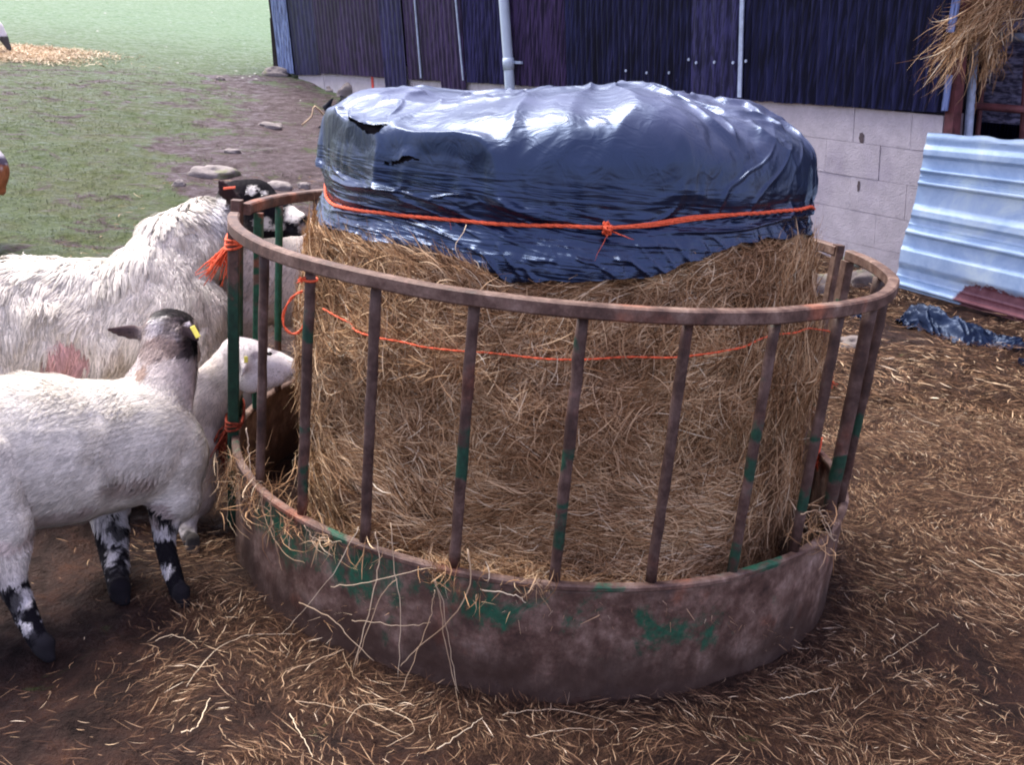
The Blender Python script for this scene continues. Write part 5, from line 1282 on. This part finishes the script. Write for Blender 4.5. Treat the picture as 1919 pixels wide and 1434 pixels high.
# ---- C: white-faced lamb with its head through the bars
def make_C():
    q = lambda x, y, d: px(x, y, d)
    ft = ground_hit(362, 1036)
    parts = [
        (q(60, 855, 2.78), .125, q(280, 845, 2.80), .125, 0.8, .014, 'wool'), (q(280, 845, 2.80), .120, q(345, 815, 2.80), .105, 0.85, .016, 'wool'),
        (q(345, 805, 2.80), .100, q(392, 745, 2.80), .078, 0.85, .016, 'neck'), (q(392, 745, 2.80), .076, q(432, 690, 2.79), .062, 0.85, .014, 'neck'),
        (q(360, 850, 2.78), .09, q(372, 930, 2.74), .055, 0.85, .014, 'wool'),
        (q(445, 668, 2.78), .058, q(472, 672, 2.76), .056, 0.85, .005, 'head'), (q(472, 676, 2.76), .053, q(520, 684, 2.74), .040, 0.8, .003, 'head'),
        (q(520, 682, 2.74), .036, q(550, 690, 2.73), .026, 0.85, .002, 'head'), (q(470, 710, 2.76), .044, q(522, 708, 2.74), .024, 0.8, .004, 'head'),
        (q(455, 676, 2.72), .015, q(458, 690, 2.70), .016, 0.5, .003, 'ear'), (q(458, 690, 2.70), .016, q(452, 706, 2.69), .008, 0.5, .003, 'ear')]
    parts += leg(q(352, 930, 2.72), q(350, 985, 2.72), ft, .046, .026, .019, (.010, .005), ('leg', 'shank'))
    for (x, y, d) in ((300, 930, 2.86), (90, 930, 2.72), (70, 930, 2.84)):
        hp = q(x, y, d); f_ = hp.copy(); f_[2] = ground_z(hp); parts += leg(hp, hp*0.5+f_*0.5, f_, .05, .026, .019, (.01, .005), ('leg', 'shank'))
    cc = REGC((0.74, .66, .60), (0.74, .68, .68), (.66, .62, .62)); cc['neck'] = (.74, .67, .62)  # head greyed, the shade on the face put into its colour
    marks = [(q(563, 680, 2.72), (.020, .12, .018), (.035, .035, .05), 1, ('head',)), (q(558, 705, 2.72), (.018, .12, .011), (.06, .05, .06), .95, ('head',)), (q(478, 668, 2.70), (.014, .05, .011), (.25, .21, .25), .8, ('head',)), (q(508, 662, 2.70), (.013, .05, .008), (.22, .19, .22), .8, ('head',)), (q(500, 720, 2.70), (.05, .08, .02), (.52, .44, .42), .7, ('head',)), (q(545, 640, 2.70), (.05, .08, .012), (.55, .53, .56), .4, ('head',)), (q(460, 680, 2.70), (.02, .05, .024), (.50, .46, .50), .5, ('head', 'ear')),
             (ft+[0, 0, .03], (.06, .06, .05), BLK, .9, ('shank',)), (q(385, 900, 2.7), (.03, .1, .12), (.28, .20, .18), .6, None), (q(395, 780, 2.7), (.05, .1, .09), (.48, .40, .37), .5, ('neck', 'wool'))]
    def flow(B, reg):
        f = -RT[None]*0.9-GUP*0.7+0*B; hd = np.isin(reg, ('head', 'ear')); f[hd] = -RT-GUP*0.2; return f
    o = tuple(q(250, 900, 2.78)*[1, 1, 0])
    r_ = sheep('sheep', 'white-faced lamb pushing its head between the feeder bars to reach the hay', parts, o, cc, marks, flow, 40000, 0.0075, None, 0.0015, seed=3)
    c = q(505, 663, 2.70); ellipsoid(c, (RT*.0075, UP*.006, FW*.005), M_EYE, 'eye', r_, o)
    c = q(461, 674, 2.682); tag_plate(c, RT*.0055, UP*.009, FW*.0015, M_TAG_Y, r_, o)
make_C()

# ---- generic standing sheep, used where little of the animal shows
def generic(loc, heading, s, label, col, marks_l, headlow, n_hair, hairl, seed, headcol):
    loc = np.asarray(loc, float); fx = np.array([math.cos(heading), math.sin(heading), 0]); fy = np.array([-fx[1], fx[0], 0])
    L = lambda x, y, z: loc+(fx*x+fy*y+GUP*z)*s
    parts = [(L(-.30, 0, .46), .165*s, L(0, 0, .45), .185*s, .88, hairl, 'wool'), (L(0, 0, .45), .185*s, L(.27, 0, .47), .165*s, .85, hairl, 'wool'), (L(-.38, 0, .50), .04*s, L(-.42, 0, .34), .025*s, 1, hairl*.6, 'wool')]
    if headlow: pts = [(.30, .47), (.46, .34), (.54, .20), (.60, .075)]
    else: pts = [(.30, .52), (.42, .66), (.50, .73), (.64, .68)]
    (a, b), (c, d), (e, f), (g, h) = pts
    parts += [(L(a, 0, b), .125*s, L(c, 0, d), .085*s, .85, hairl, 'neck'), (L(c, 0, d), .082*s, L(e, 0, f), .064*s, .85, .006, 'head'), (L(e, 0, f), .060*s, L(g, 0, h), .034*s, .8, .003, 'head')]
    for sd in (-1, 1): parts.append((L(e-.01, .05*sd, f+.03), .016*s, L(e-.03, .13*sd, f+.02), .010*s, .6, .003, 'ear'))
    for x_ in (-.30, .26):
        for sd in (-1, 1):
            hp = L(x_, .085*sd, .34); kn = L(x_+(-.03 if x_ < 0 else .01), .085*sd, .19); ft = L(x_+.01, .085*sd, 0); ft[2] = ground_z(ft)
            parts += leg(hp, kn, ft, .07*s, .030*s, .022*s, (.01, .004), ('leg', 'shank'))
    cc = REGC(col, headcol, (.6, .57, .56))
    marks = [(L(*c_), tuple(v*s for v in r_), k_, st, None) for c_, r_, k_, st in marks_l]
    fl = lambda B, reg: -fx[None]*.5-GUP*.9+0*B
    return sheep('sheep', label, parts, tuple(loc), cc, marks, fl, n_hair, .014*s, None, .0022*s, seed=seed)
pD = px(640, 575, 3.62); pD[2] = ground_z(pD)
generic(pD, R(20), 1.14, 'pale sheep on the far side of the feeder, half hidden by bars and bale', (0.88, .80, .76), [((-.3, -.1, .38), (.3, .3, .16), (.50, .42, .40), .55)], False, 22000, .02, 4, (.8, .76, .72))
gE = ground_hit(-138, 462)
generic(gE, R(200), 0.95, 'sheep with a rusty orange patch at the left edge, above the shaggy ewe', (0.72, .70, .74), [((-.38, -.1, .38), (.30, .4, .13), (.50, .17, .05), .95), ((-.4, -.1, .52), (.3, .4, .022), (.08, .06, .10), .9)], False, 9000, .012, 5, (.7, .68, .7))
gF = ground_hit(-66, 94)
generic(gF, R(8), 1.05, 'distant sheep at the spilled hay, cut off by the upper left edge', (0.85, .82, .80), [((.58, 0, .12), (.12, .2, .13), BLK, .9)], True, 3000, .015, 6, (.7, .68, .72))
